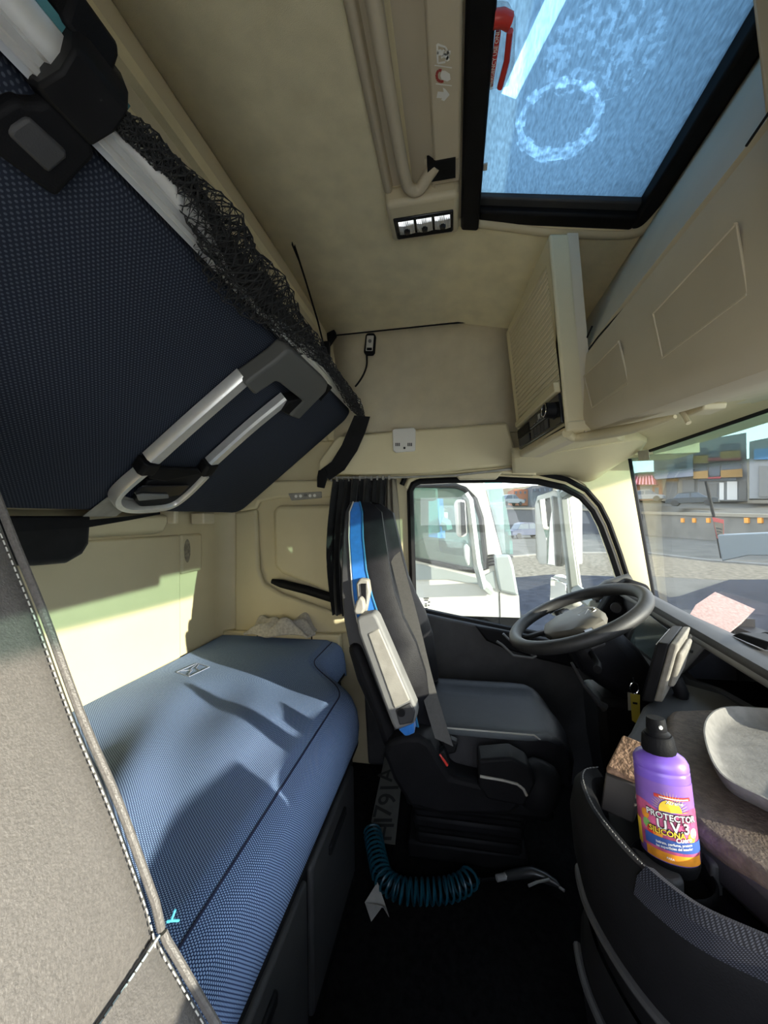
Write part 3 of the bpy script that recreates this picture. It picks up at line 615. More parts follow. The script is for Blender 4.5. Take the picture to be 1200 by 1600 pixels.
# folding ladder stowed under the bunk
ld = thing('bunk_ladder', 'folded aluminium bunk ladder strapped under the upper bunk', 'ladder', PB(330, 680))
def bar(pts, off, wd, th): 
    q = spline([PB(u, v, off) for u, v in pts], 6) if len(pts) > 2 else [PB(u, v, off) for u, v in pts]
    mb = MB(); rings = []
    for i, p in enumerate(q):
        t = (q[min(i + 1, len(q) - 1)] - q[max(i - 1, 0)]).normalized(); s_ = t.cross(BN).normalized() * wd / 2; h = BN * th / 2
        rings.append([p + s_ * k1 + h * k2 for k1, k2 in [(-1, -1), (1, -1), (1, .5), (.7, 1), (-.7, 1), (-1, .5)]])
    mb.loft(rings); return mb
bar([(237, 717), (300, 660), (382, 588)], .022, .044, .034).build('outer_rail', 'alu', ld)
bar([(330, 722), (390, 668), (446, 622)], .022, .040, .030).build('inner_rail', 'alu', ld)
bar([(225, 735), (236, 719)], .024, .054, .042).build('collar', 'black', ld, bevel=.003); bar([(320, 738), (330, 722)], .024, .050, .038).build('collar', 'black', ld, bevel=.003)
bar([(232, 727), (196, 757), (180, 776), (188, 789), (215, 793), (262, 788), (290, 770), (320, 740)], .024, .022, .036).build('end_loop', 'alu', ld)
mb = MB(); mb.slab([PB(u, v, .008) for u, v in [(205, 775), (225, 745), (300, 728), (316, 735), (290, 765), (262, 782), (215, 786)]], BN * .02); mb.build('step_plate', 'black', ld, bevel=.005)
mb = MB(); mb.slab([PB(u, v, .03) for u, v in [(228, 743), (245, 727), (308, 730), (312, 736), (255, 748)]], BN * .012); mb.build('step_edge', 'charcoal', ld, bevel=.004)
mb = MB(); mb.slab([PB(u, v, .03) for u, v in [(208, 768), (222, 757), (295, 757), (280, 772), (218, 781)]], BN * .006); mb.build('finger_recess', 'black_gloss', ld, bevel=.004)
mb = MB(); mb.slab([PB(u, v, .035) for u, v in [(212, 772), (222, 770), (262, 771), (262, 776), (215, 780)]], BN * .008); mb.build('release_bar', 'mid_grey', ld, bevel=.003)
mb = MB(); mb.slab([PB(u, v, .004) for u, v in [(366, 579), (415, 543), (432, 527), (440, 526), (500, 583), (497, 596), (455, 640), (440, 634), (462, 612), (423, 580), (415, 577), (383, 598)]], BN * .05); mb.build('end_bracket', 'bracket_grey', ld, bevel=.012, seg=3)
mb = MB(); mb.slab([PB(u, v, .005) for u, v in [(430, 630), (440, 614), (462, 610), (466, 618), (448, 640)]], BN * .04); mb.build('bracket_foot', 'black', ld, bevel=.006)
mb = MB(); mb.slab([PB(u, v, .002) for u, v in [(482, 606), (500, 588), (515, 600), (496, 622)]], BN * .02); mb.build('latch', 'charcoal', ld, bevel=.004)
mb = MB(); mb.slab([PB(u, v, .022) for u, v in [(490, 606), (500, 597), (508, 603), (498, 613)]], BN * .004); mb.build('latch_button', 'black', ld, bevel=.001)

# pouch on the rear wall
po = thing('wall_pouch', 'black padded pouch hanging on the rear wall under the bunk', 'pouch', P(80, 850, y=1.10))
mb = MB(); mb.slab([P(u, v, y=1.085) for u, v in [(-40, 812), (140, 812), (144, 820), (142, 850), (132, 866), (108, 880), (60, 884), (-40, 884)]], (0, .055, 0)); mb.build('body', 'black_cloth', po, bevel=.015, seg=3)
mb = MB(); mb.slab([P(u, v, y=1.078) for u, v in [(-40, 806), (142, 806), (142, 817), (-40, 820)]], (0, .05, 0)); mb.build('flap', 'black', po, bevel=.006)
mb = MB(); ribbon(mb, [P(20, 822, y=1.07), P(140, 818, y=1.07), P(200, 810, y=1.08), P(250, 802, y=1.09)], [V((0, 0, .030)), V((0, 0, .022)), V((0, 0, .014)), V((0, 0, .008))]); mb.build('strap', 'black', po)

# lower bunk
lb = thing('lower_bunk', 'lower bunk with dotted navy mattress on black storage box', 'bunk', (.75, .75, 0))
def yf(x):
    a = .318
    if x > 1.20: a += .20 * (1 - math.cos(min(1, (x - 1.20) / .34) * math.pi)) / 2
    return a
mxs = [XP + .01 + i * .015 for i in range(int((1.74 - XP) / .015) + 1)]
rng = random.Random(11)
def wr(x, y):
    z = .006 * math.sin(x * 9 + y * 4) * math.sin(y * 7 + 1)
    for (cx_, cy_, dx, dy, L_, W_, h) in [(.66, .66, .82, .57, .20, .055, .026), (.86, .80, .92, .4, .3, .08, .016), (.58, .56, .75, .66, .2, .05, .016), (1.05, .62, .95, .3, .3, .09, .012)]:
        s_ = (x - cx_) * dx + (y - cy_) * dy; t = -(x - cx_) * dy + (y - cy_) * dx
        z += h * math.exp(-(s_ / L_) ** 2 - (t / W_) ** 2)
    return z
rows = []
ZM = .605
for x in mxs:
    f = yf(x); row = [V((x, f + .010, .445)), V((x, f, .46)), V((x, f - .004, .50)), V((x, f + .002, .545)), V((x, f + .016, .575)), V((x, f + .040, .593)), V((x, f + .075, .600))]
    for k in range(1, 61):
        y = f + .075 + (1.150 - f - .075) * k / 60
        row.append(V((x, y, ZM + wr(x, y) * min(1, k / 10))))
    rows.append(row)
e = rows[-1]; rows.append([V((1.755, p.y, max(.44, p.z - .02))) for p in e]); rows.append([V((1.762, p.y, .44)) for p in e])
uvl = []
for r in rows:
    acc = 0.0
    for j, p in enumerate(r):
        if j: acc += (p - r[j - 1]).length
        uvl.append((p.x, acc))
mb = MB(); mb.grid(rows); mb.build('mattress', 'navy_mattress', lb, uvl=uvl)
mb = MB(); mb.tube([V((x, yf(x) + .062, ZM - .0075)) for x in mxs], .0022, n=6); mb.build('seam', mat('seam_navy', (.01, .015, .05), .8), lb)
# embroidered emblem
ec = P(298, 1047, z=.61)
def EM(a, b): p = ec + V((a, b, 0)); p.z = ZM + wr(p.x, p.y) + .002; return p
mb = MB()
for pl in ([(-.06, -.04), (.05, -.045), (.085, .035), (-.02, .045), (-.06, -.04)], [(-.04, -.02), (.01, .0), (-.005, .04)], [(.0, -.04), (.03, 0), (.075, .02)], [(-.055, -.035), (.02, .015), (.08, .03)]):
    mb.tube([EM(*p) for p in pl], .0016, n=5)
mb.build('embroidered_emblem', mat('thread', (.20, .23, .30), .8), lb)
mb = MB(); mb.slab([V((x, yf(x) + .02, .0)) for x in mxs] + [V((1.76, 1.15, 0)), V((XP + .01, 1.15, 0))], (0, 0, .455)); mb.build('box', 'charcoal', lb)
mb = MB(); mb.tube([V((x, yf(x) + .012, .448)) for x in mxs], .012, n=8); mb.build('box_rim', 'charcoal', lb)
for k, (xa_, xb_) in enumerate([(-.2, .32), (.345, .80), (.825, 1.19)]):
    mb = MB(); mb.box((xa_, .326, .07), (xb_, .345, .40)); o = mb.build('drawer_front', 'dark_grey', lb, bevel=.008)
    mb = MB(); mb.box(((xa_ + xb_) / 2 - .07, .318, .33), ((xa_ + xb_) / 2 + .07, .33, .355)); mb.build('drawer_grip', 'black', o, bevel=.005)
# ledge at the end of the bunk + towel
sb = thing('bedside_ledge', 'beige bedside ledge at the far end of the mattress', 'ledge', (1.79, .85, .6))
ya, yb = P(530, 985, x=1.76).y, 1.16
mb = MB(); mb.slab([V((1.765, ya, .50)), V((1.765, ya, .625)), V((1.765, yb, .625)), V((1.765, yb, .50))], (.055, 0, 0)); mb.build('body', 'beige', sb, bevel=.008)
for u in (402, 487):
    p = P(u, 985, x=1.7645); mb = MB(); mb.box((1.764, p.y - .003, .51), (1.80, p.y + .003, .6265)); mb.build('joint', 'charcoal', sb)

tw = MB(); rng = random.Random(4); tcx = P(440, 975, x=1.74); nx, ny = 26, 34
def towel_pt(i, j, lift):
    a = i / (nx - 1); b = j / (ny - 1)
    y = P(492 - 98 * b, 970, x=1.76).y; x = 1.79 - .11 * a
    z = .632 + .022 + lift + .020 * math.sin(b * 9 + a * 5) + .012 * math.sin(b * 17 - a * 7 + 1) + .008 * math.sin(a * 14 + b * 4)
    z += .055 * math.exp(-((b - .25) / .18) ** 2) * (1 - .3 * a); z += .028 * math.exp(-((b - .75) / .2) ** 2)
    z *= 1
    edge = min(a, 1 - a, b, 1 - b) * 9
    if edge < 1: z = .631 + (z - .631) * max(.15, edge)
    x += .012 * math.sin(b * 8); y += .012 * math.sin(a * 9)
    return V((x, y, z))
tw.grid([[towel_pt(i, j, 0) for j in range(ny)] for i in range(nx)]); 
tw.build('towel', 'towel', solid=.010, sub=1, label='crumpled beige terry towel lying on the bedside ledge', cat='towel')

# ================================================================== CURTAIN
cu = thing('window_curtain', 'black gathered curtain hanging behind the driver seat', 'curtain', (1.68, .42, .7))
def curtain(y0a, y1a, y0b, y1b, z0, z1, x0, nf, amp, name, matn, par):
    rows = []
    for k in range(15):
        t = k / 14; z = z0 + (z1 - z0) * t; bul = math.sin(t * math.pi) * .03
        ya_, yb_ = y0a + (y0b - y0a) * t - bul * .2, y1a + (y1b - y1a) * t + bul
        rows.append([V((x0 + amp * math.sin(nf * 2 * math.pi * j / 60 + .5 * math.sin(t * 4)) * (.55 + .45 * t) + .01 * math.sin(j * .5 + t * 3), ya_ + (yb_ - ya_) * j / 60 + .006 * math.sin(nf * 4 * math.pi * j / 60), z)) for j in range(61)])
    mb = MB(); mb.grid(rows); return mb.build(name, matn, par, solid=.003)
curtain(.30, .545, .36, .56, 1.36, .74, 1.70, 8, .022, 'drape', 'black_cloth', cu)
curtain(.26, .36, .24, .33, 1.36, .74, 1.745, 5, .016, 'drape_lining', mat('curtain_lining', (.20, .175, .13), .95), cu)
for k in range(11):
    mb = MB(); y = .555 - k * .027; mb.box((1.693, y - .004, 1.352), (1.702, y + .004, 1.372)); mb.build('hook', 'light_grey', cu)

# ================================================================== DRIVER SEAT
ds = thing('driver_seat', 'driver seat in black leather with blue side panels', 'seat', (1.35, 0, 0))
SX = 1.345
# rows down the backrest: (v, u_back, u_blue0, u_blue1, u_front, near X, half-width factor)
SP = [(784, 549, 552, 562, 576, 1.22), (800, 540, 546, 566, 594, 1.19), (840, 536, 545, 567, 599, 1.165), (890, 534, 548, 572, 606, 1.14), (930, 534, 551, 581, 614, 1.125), (970, 538, 558, 594, 628, 1.115), (1010, 546, 572, 609, 648, 1.11), (1060, 560, 592, 630, 664, 1.11), (1110, 578, 616, 648, 672, 1.11), (1150, 600, 640, 656, 676, 1.12)]
def seat_layer(k0, k1, fr=0.0, inset=0.0):
    rings = []
    for row in SP:
        v, xn = row[0], row[5]; a = P(row[1 + k0], v, x=xn); b = P(row[1 + k1], v, x=xn); hw = SX - xn - inset; z = (a.z + b.z) / 2
        y0, y1 = a.y, b.y; n = 14; ring = []
        for j in range(n + 1):      # back side, near to far
            q = -1 + 2 * j / n; ring.append(V((SX + hw * q, y0 - .012 * (1 - q * q) if k0 else y0 + .02 * (1 - abs(q) ** 3), z)))
        for j in range(n + 1):      # front side, far to near
            q = 1 - 2 * j / n; bol = fr * (math.exp(-((abs(q) - .80) / .22) ** 2) - .9) - (.03 * max(0, abs(q) - .85) / .15 if fr else 0)
            ring.append(V((SX + hw * q, y1 - bol, z)))
        rings.append(ring)
    mb = MB(); mb.loft(rings); return mb
seat_layer(0, 1).build('back_shell', 'dark_grey', ds, bevel=.006)
seat_layer(1, 2, 0, -.004).build('side_gusset', 'blue_cloth', ds, bevel=.006)
seat_layer(2, 3, .05).build('backrest', 'leather', ds, bevel=.012, seg=3)
mb = MB(); mb.tube([P(r[3], r[0], x=r[5] - .004) for r in SP], .0028, n=6); mb.build('piping', 'stitch_blue', ds)
mb = MB(); mb.tube([P(r[2], r[0], x=r[5] - .004) for r in SP], .0022, n=6); mb.build('piping', 'stitch', ds)
mb = MB(); mb.slab([P(u, v, x=1.10) for u, v in [(556, 912), (562, 904), (575, 906), (578, 925), (572, 960), (560, 958)]], (.03, 0, 0)); o = mb.build('belt_outlet', 'light_grey', ds, bevel=.005)
mb = MB(); mb.slab([P(u, v, x=1.096) for u, v in [(563, 912), (572, 912), (572, 945), (565, 946)]], (.01, 0, 0)); mb.build('outlet_slot', 'black', o, bevel=.002)
mb = MB(); mb.slab([P(u, v, x=1.075) for u, v in [(556, 940), (562, 932), (568, 938), (570, 952), (566, 960), (555, 961), (552, 955)]], (.03, 0, 0)); mb.build('recline_knob', 'light_grey', ds, bevel=.006, seg=3)
# folded-up armrest
mb = MB(); mb.slab([P(u, v, x=1.05) for u, v in [(556, 968), (562, 962), (584, 958), (590, 966), (650, 1105), (652, 1118), (647, 1132), (618, 1142), (612, 1132), (560, 990)]], (.055, 0, 0)); ar = mb.build('armrest', 'mid_grey', ds, bevel=.008, seg=3)
mb = MB(); mb.slab([P(u, v, x=1.047) for u, v in [(574, 990), (592, 982), (641, 1095), (616, 1108)]], (.01, 0, 0)); mb.build('armrest_pad', 'light_grey', ar, bevel=.004)
mb = MB(); mb.slab([P(u, v, x=1.046) for u, v in [(617, 1110), (641, 1098), (649, 1112), (645, 1130), (624, 1134)]], (.01, 0, 0)); mb.build('armrest_tip', 'dark_grey', ar, bevel=.004)
mb = MB(); mb.lathe([(0, 0), (.011, 0), (.011, .004), (0, .004)], P(627, 1113, x=1.045), axis=(-1, 0, 0), n=14); mb.build('armrest_hole', 'black', ar)
mb = MB(); mb.slab([P(u, v, x=1.07) for u, v in [(622, 1140), (646, 1130), (648, 1146), (634, 1152)]], (.04, 0, 0)); mb.build('armrest_hinge', 'blue_cloth', ds, bevel=.004)
# back lower cover
mb = MB(); mb.slab([P(u, v, x=1.09) for u, v in [(540, 1010), (560, 1006), (612, 1140), (622, 1180), (600, 1175), (585, 1130), (556, 1065)]], (.5, 0, 0)); mb.build('lower_shell', 'charcoal', ds, bevel=.02, seg=3)
# cushion
rows = []; nx = 18; X0, X1 = 1.125, 1.585
for i in range(25):
    t = i / 24; y = .135 - .43 * t; row = []
    for j in range(nx + 1):
        q = -1 + 2 * j / nx; x = (X0 + X1) / 2 + (X1 - X0) / 2 * q * (1 - .10 * max(0, t - .75) * 4 * abs(q) - .03)
        z = .530 + .018 * math.exp(-((abs(q) - .78) / .16) ** 2) - .05 * max(0, abs(q) - .90) / .10 - .012 * math.sin(math.pi * t) * (1 - q * q)
        if t > .86: z -= .05 * ((t - .86) / .14) ** 2
        yy = y - .045 * (1 - q * q) * max(0, t - .5) * 2
        row.append(V((x, yy, z)))
    row = [V((row[0].x + .012, row[0].y, .425)), V((row[0].x - .004, row[0].y, .455)), V((row[0].x - .006, row[0].y, row[0].z - .012))] + row + [V((row[-1].x + .006, row[-1].y, row[-1].z - .012)), V((row[-1].x + .004, row[-1].y, .455)), V((row[-1].x - .012, row[-1].y, .425))]
    rows.append(row)
rows.append([V((p.x, p.y - .012, max(.425, p.z - .035))) for p in rows[-1]]); rows.append([V((p.x, p.y + .005, .425)) for p in rows[-1]])
mb = MB(); mb.grid(rows); mb.build('cushion', 'leather', ds)
mb = MB(); mb.tube([V((1.168, .12 - .36 * k / 14, .552 - (.02 if k > 13 else 0))) for k in range(15)], .0025, n=6); mb.build('cushion_seam', 'stitch', ds)
mb = MB(); mb.slab([P(u, v, x=1.06) for u, v in [(598, 1178), (606, 1160), (630, 1152), (655, 1152), (672, 1162), (690, 1192), (705, 1215), (748, 1225), (825, 1235), (825, 1252), (800, 1275), (690, 1275), (640, 1262), (614, 1220)]], (.10, 0, 0)); mb.build('side_cover', 'charcoal', ds, bevel=.02, seg=3)
mb = MB(); mb.box((1.13, -.26, .33), (1.57, .16, .435)); mb.build('seat_pan', 'black', ds, bevel=.02)
for k in range(5):
    mb = MB(); mb.box((1.33 - k * .03 + .012 * (k % 2), -.20, .06 + k * .05), (1.56 - .012 * (k % 2), .15, .105 + k * .05)); mb.build('bellows_fold', 'black', ds, bevel=.015, seg=2)
mb = MB(); mb.box((1.34, -.22, 0), (1.57, .18, .06)); mb.build('base', 'black', ds, bevel=.01)
# control pod
mb = MB(); mb.slab([P(u, v, x=1.03) for u, v in [(747, 1188), (800, 1184), (828, 1200), (838, 1225), (820, 1262), (760, 1250), (748, 1230)]], (.07, 0, 0)); cpd = mb.build('control_pod', 'charcoal', ds, bevel=.008, seg=3)
pt = lambda u, v, d=0: PP(u, v, (1.03, -.1, .545 - d), V((-.35, 0, 1)))
mb = MB(); mb.slab([P(u, v, z=.48) for u, v in [(747, 1188), (768, 1187), (770, 1209), (749, 1207)]], (0, 0, .006)); mb.build('pod_panel', 'light_grey', cpd, bevel=.001)
mb = MB(); mb.slab([P(u, v, z=.48) for u, v in [(768, 1187), (805, 1186), (812, 1192), (816, 1215), (770, 1210)]], (0, 0, .005)); mb.build('pod_buttons', mat('pod_blue', (.03, .06, .14), .35), cpd, bevel=.001)
mb = MB(); mb.slab([P(u, v, z=.488) for u, v in [(773, 1194), (784, 1194), (785, 1203), (774, 1202)]], (0, 0, .004)); mb.build('square_button', 'black_gloss', cpd, bevel=.001)
mb = MB(); mb.slab([P(u, v, z=.488) for u, v in [(796, 1199), (806, 1200), (811, 1212), (797, 1209)]], (0, 0, .006)); mb.build('lever', 'chrome', cpd, bevel=.001)
mb = MB(); mb.slab([P(u, v, z=.486) for u, v in [(785, 1194), (795, 1196), (796, 1208), (786, 1206)]], (0, 0, .005)); mb.build('toggle', 'white_plastic', cpd, bevel=.001)
mb = MB(); mb.tube([P(u, v, x=1.028) for u, v in [(750, 1213), (785, 1219), (808, 1225), (818, 1233), (823, 1243)]], .0035, n=8); mb.build('pod_trim', 'light_grey', cpd)
mb = MB(); mb.lathe([(0, -.07), (.03, -.066), (.05, -.04), (.056, 0), (.05, .03), (.03, .05), (0, .055)], P(842, 1222, x=1.10), axis=(.3, -.3, .9), n=20); mb.build('adjuster_dome', 'charcoal', ds)
# belt and buckle
bl = thing('seat_belt', 'grey seat belt crossing the driver seat down to a red buckle', 'belt', P(690, 1170, x=1.15))
pts = spline([P(604, 812, x=1.60), P(618, 870, x=1.46), P(640, 955, x=1.30), P(662, 1050, x=1.18), P(680, 1115, x=1.12), P(694, 1160, x=1.09)], 5)
mb = MB(); ribbon(mb, pts, V((-.004, -.050, -.016)), .003); mb.build('webbing', 'webbing', bl)
mb = MB(); mb.slab([P(u, v, x=1.10) for u, v in [(690, 1160), (703, 1156), (716, 1162), (712, 1178), (698, 1180)]], (.03, 0, 0)); mb.build('tongue', 'black', bl, bevel=.006)
mb = MB(); mb.slab([P(u, v, x=1.08) for u, v in [(684, 1178), (694, 1172), (702, 1190), (699, 1200), (688, 1196)]], (.03, 0, 0)); mb.build('buckle', 'black', bl, bevel=.004)
mb = MB(); mb.slab([P(u, v, x=1.076) for u, v in [(684, 1181), (688, 1179), (701, 1196), (699, 1199), (687, 1190)]], (.01, 0, 0)); mb.build('release_button', 'red', bl, bevel=.002)

# ================================================================== PASSENGER SEAT (foreground)
ps = thing('passenger_seat', 'dusty grey leather passenger seat back with pale stitching in front', 'seat', (.15, .4, 0))
XE = .40
edge_px = [(-60, 640), (-25, 715), (0, 773), (30, 850), (75, 960), (130, 1110), (190, 1250), (243, 1395)]
low_px = [(253, 1440), (275, 1480), (310, 1540), (345, 1600), (375, 1660)]
def pad(px, bulge, name):
    prof = [P(u, v, x=XE) for u, v in px]; rows = []
    for i, p in enumerate(prof):
        t = (prof[min(i + 1, len(prof) - 1)] - prof[max(i - 1, 0)]).normalized(); n_ = V((0, t.z, -t.y)); n_ = n_ if n_.y < 0 else -n_
        e_ = min(i, len(prof) - 1 - i) / max(1, len(prof) - 1)
        row = []
        for j in range(25):
            q = -1 + 2 * j / 24; x = XE - .25 + .25 * q
            o_ = bulge * (1 - abs(q) ** 6) - .016 * max(0, abs(q) - .93) / .07
            row.append(V((x, p.y, p.z)) + n_ * o_)
        row = [row[0] - n_ * .10 + V((.01, 0, 0)), row[0] - n_ * .03 - V((.004, 0, 0))] + row + [row[-1] - n_ * .03 + V((.004, 0, 0)), row[-1] - n_ * .10 - V((.01, 0, 0))]
        rows.append(row)
    mb = MB(); mb.grid(rows); return mb, prof
ep = spline([V((u, v, 0)) for u, v in edge_px], 5); mb, prof = pad([(p.x, p.y) for p in ep] + [(249, 1420), (252, 1436)], .012, 'b')
mb.build('backrest', 'leather_dust', ps)
mb, prof2 = pad([(253, 1440)] + [(p.x, p.y) for p in spline([V((u, v, 0)) for u, v in [(258, 1452)] + low_px[1:]], 4)], .022, 'l')
mb.build('lower_backrest', 'leather_dust', ps)
mb = MB(); mb.tube([p + V((-.012, -.010, .002)) for p in prof], .0045, n=8); mb.tube([p + V((-.012, -.012, .002)) for p in prof2], .0045, n=8); mb.build('edge_piping', 'leather_dust', ps)
mb = MB()
def stitches(mb, pts, step, ln, r):
    d = 0.0
    for a, b in zip(pts, pts[1:]):
        L_ = (b - a).length; t = (b - a) / max(L_, 1e-6)
        while d < L_:
            p = a + t * d; mb.tube([p, p + t * ln], r, n=5); d += step
        d -= L_
stitches(mb, [p + V((-.026, -.014, .002)) for p in prof], .009, .0060, .0009); stitches(mb, [p + V((-.026, -.020, .002)) for p in prof2], .009, .0060, .0009)
mb.build('edge_stitching', 'stitch', ps, kind='stuff')
q0 = P(253, 1438, x=XE); cross = [V((XE - .02 - .5 * k / 20, q0.y - .012 - .006 * math.sin(k / 20 * math.pi), q0.z)) for k in range(20)]
mb = MB(); stitches(mb, [p + V((0, -.002, .006)) for p in cross], .009, .0065, .0012); mb.build('cross_stitching', mat('stitch_teal', (.45, .58, .60), .8), ps, kind='stuff')
mb = MB(); mb.tube([p + V((0, .003, 0)) for p in cross], .004, n=6); mb.build('cross_seam', 'leather_dust', ps)
mb = MB(); c = q0 + V((-.002, -.014, .004)); 
for d_ in ((.012, 0, -.012), (.003, -.003, .010), (-.006, 0, .005)): mb.tube([c, c + V(d_)], .0014, n=6)
mb.build('loose_thread', 'thread_blue', ps)
mb = MB(); mb.box((-.09, .12, .40), (.39, .50, .52)); mb.build('cushion', 'leather', ps, bevel=.04, seg=4)
mb = MB(); mb.box((-.05, .16, 0), (.36, .5, .40)); mb.build('base', 'black', ps, bevel=.03)

# ================================================================== OVERHEAD CABINET
oc = thing('overhead_cabinet', 'long beige overhead cabinet with flush doors above the windshield', 'cabinet', (.8, -.5, 1.4))
def lipz(x): return 1.402 + .10 * (x - 1.04) if x > .3 else 1.402 - .074
def body(x): 
    l = lipz(x)
    return [V((x, y, z)) for y, z in [(-.88 + .12 * ((x - XC) / 1.12) ** 2, 1.488), (-.66, l + .055), (-.50, l + .018), (-.40, l), (-.378, l + .004), (-.363, l + .022), (-.360, l + .045), (-.362, 1.50), (-.366, 1.56), (-.369, 1.60), (-.372, 1.628), (-.384, 1.634), (-.388, 1.646), (-.384, 1.656), (-.41, 1.72), (-.455, 1.82), (-.505, 1.91), (-.545, 1.975), (-.56, 2.02)]]
mb = MB(); mb.grid([body(x) for x in [XP + .02, 0, .2, .4, .5, .6, .7, .8, .9, 1.0, 1.1, 1.2, 1.3, 1.5, 1.76]]); mb.build('carcass', 'taupe', oc, solid=.006)
PD = lambda u, v, d=.0: PP(u, v, (0, -.358 + d, 1.45), V((0, 1, -.035)))
for nm, px in (('cabinet_door', [(1021, 490), (1150, 350), (1168, 460), (1036, 559)]), ('cabinet_door', [(913, 588), (967, 534), (982, 600), (926, 637)])):
    mb = MB(); mb.slab([PD(u, v) for u, v in px], (0, -.004, 0)); o = mb.build(nm, 'taupe_door', oc, bevel=.002)
    a, b, c_, d_ = [PD(u, v, -.001) for u, v in px]
    mb = MB(); mb.tube([a, b], .0028, n=6); mb.tube([b, c_], .0012, n=6); mb.tube([c_, d_], .0024, n=6); mb.tube([d_, a], .0024, n=6); mb.build('door_edge', 'taupe', o)
mb = MB(); mb.tube(spline([PP(u, v, (0, -.377, 1.645), V((0, 1, -.12))) for u, v in [(1118, 318), (1105, 345), (1060, 395), (1000, 456), (940, 520), (918, 548), (911, 551), (913, 538), (925, 510)]], 6), .0022, n=6); mb.build('flap_gap', 'black', oc)
mb = MB(); mb.slab([PP(u, v, (0, -.455, 1.81), V((0, .85, -.52))) for u, v in [(978, 462), (1000, 420), (1010, 405), (1008, 425), (1003, 425)]], (0, .006, -.004)); mb.build('finger_grip', 'taupe_door', oc, bevel=.002)
# tall end unit with roller shutter and control panel
T0 = [P(858, 364, x=1.14), P(790, 520, x=1.56), P(812, 714, x=1.56), P(885, 674, x=1.14)]   # top near, top far, bottom far, bottom near
def TP(s, t, o=0.0):     # s: 0 near .. 1 far, t: 0 top .. 1 bottom
    p = T0[0].lerp(T0[1], s).lerp(T0[3].lerp(T0[2], s), t); return p + V((-.13, 1, .05)).normalized() * o
def tuv(u, v):           # pixel -> s, t on the end unit face
    n_ = (T0[1] - T0[0]).cross(T0[3] - T0[0]); return PP(u, v, T0[0], n_)
TN = V((-.13, 1, .05)).normalized()
eu = thing('end_cabinet', 'narrow beige cabinet with roller shutter beside the driver door', 'cabinet', TP(.5, 1))
outer = [TP(0, 0), TP(1, 0), TP(1, 1), TP(0, 1)]; inner = [TP(.10, .115), TP(.93, .035), TP(.94, .955), TP(.03, .955)]
mb = MB(); mb.ring_slab(outer, inner, -TN * .06); mb.build('surround', 'beige', eu, bevel=.008, seg=3)
mb = MB(); mb.slab([p - TN * .05 for p in outer], -TN * .03); mb.build('carcass', 'taupe', eu)
mb = MB(); mb.tube(spline([P(u, v, y=yy) for u, v, yy in [(886, 676, -.315), (898, 683, -.345), (925, 681, -.375), (985, 670, -.40), (1055, 651, -.43)]], 5), [.014] * 14 + [.013, .012, .011, .010, .008, .006, .004], n=10); mb.build('lip', 'beige', oc)
mb = MB(); mb.slab([TP(-.0, 1), TP(1, 1), TP(1, 1) + V((.1, -.10, .0)), V((1.60, -.66, 1.45)), V((1.14, -.40, 1.415))], (0, 0, .03)); mb.build('bottom_cover', 'beige', eu, bevel=.006)
ns = 22
for k in range(ns):
    f0, f1 = k / ns, (k + .82) / ns
    L = lambda s_, f: TP(*( (.10 + (.05 - .10) * f, .115 + (.755 - .115) * f) if s_ == 0 else (.93 + .005 * f, .035 + (.745 - .035) * f)), -.002)
    mb = MB(); mb.slab([L(0, f0), L(1, f0), L(1, f1), L(0, f1)], -TN * .008); mb.build('shutter_slat', 'beige_trim', eu, bevel=.0025)
mb = MB(); mb.slab([TP(.055, .735, -.004), TP(.93, .745, -.004), TP(.935, .785, -.004), TP(.045, .79, -.004)], TN * .018); mb.build('shutter_grip', 'beige', eu, bevel=.004)
ru = thing('control_panel', 'black heater and radio control panel with round knob', 'control panel', TP(.5, .9))
mb = MB(); mb.slab([TP(.035, .80, -.012), TP(.94, .80, -.012), TP(.945, .95, -.012), TP(.03, .95, -.012)], TN * .018); mb.build('face', 'black_gloss', ru, bevel=.002)
def tile(s0, s1, t0, t1, nm, m_, o=.006, th=.004):
    mb = MB(); mb.slab([TP(s0, t0, o), TP(s1, t0, o), TP(s1, t1, o), TP(s0, t1, o)], TN * th); return mb.build(nm, m_, ru, bevel=.0015)
tile(.62, .92, .815, .875, 'blank_plate', 'charcoal'); tile(.24, .60, .815, .862, 'display', 'black_gloss'); tile(.36, .40, .825, .855, 'display_digits', 'print_grey', .0102, .001)
tile(.24, .60, .866, .874, 'silver_strip', 'mid_grey'); tile(.64, .90, .885, .94, 'socket', 'dark_grey')
for k in range(5): tile(.24 + k * .072, .24 + k * .072 + .06, .884, .935, 'preset_button', 'dark_grey')
for k in range(4): tile(.255 + k * .07, .255 + k * .07 + .03, .857, .862, 'small_button', 'mid_grey', .0102, .002)
mb = MB(); mb.lathe([(0, .028), (.018, .028), (.022, .024), (.024, .0), (.026, -.002)], TP(.135, .865, .006), axis=TN, n=24); o = mb.build('knob', 'black', ru)
mb = MB(); c = TP(.135, .865, .0345); a = TN.orthogonal().normalized(); b = TN.cross(a); mb.tube([c + (a * math.cos(q) + b * math.sin(q)) * .0185 for q in [2 * math.pi * i / 28 for i in range(28)]], .0013, n=6, closed=True); mb.build('knob_ring', 'chrome', o)
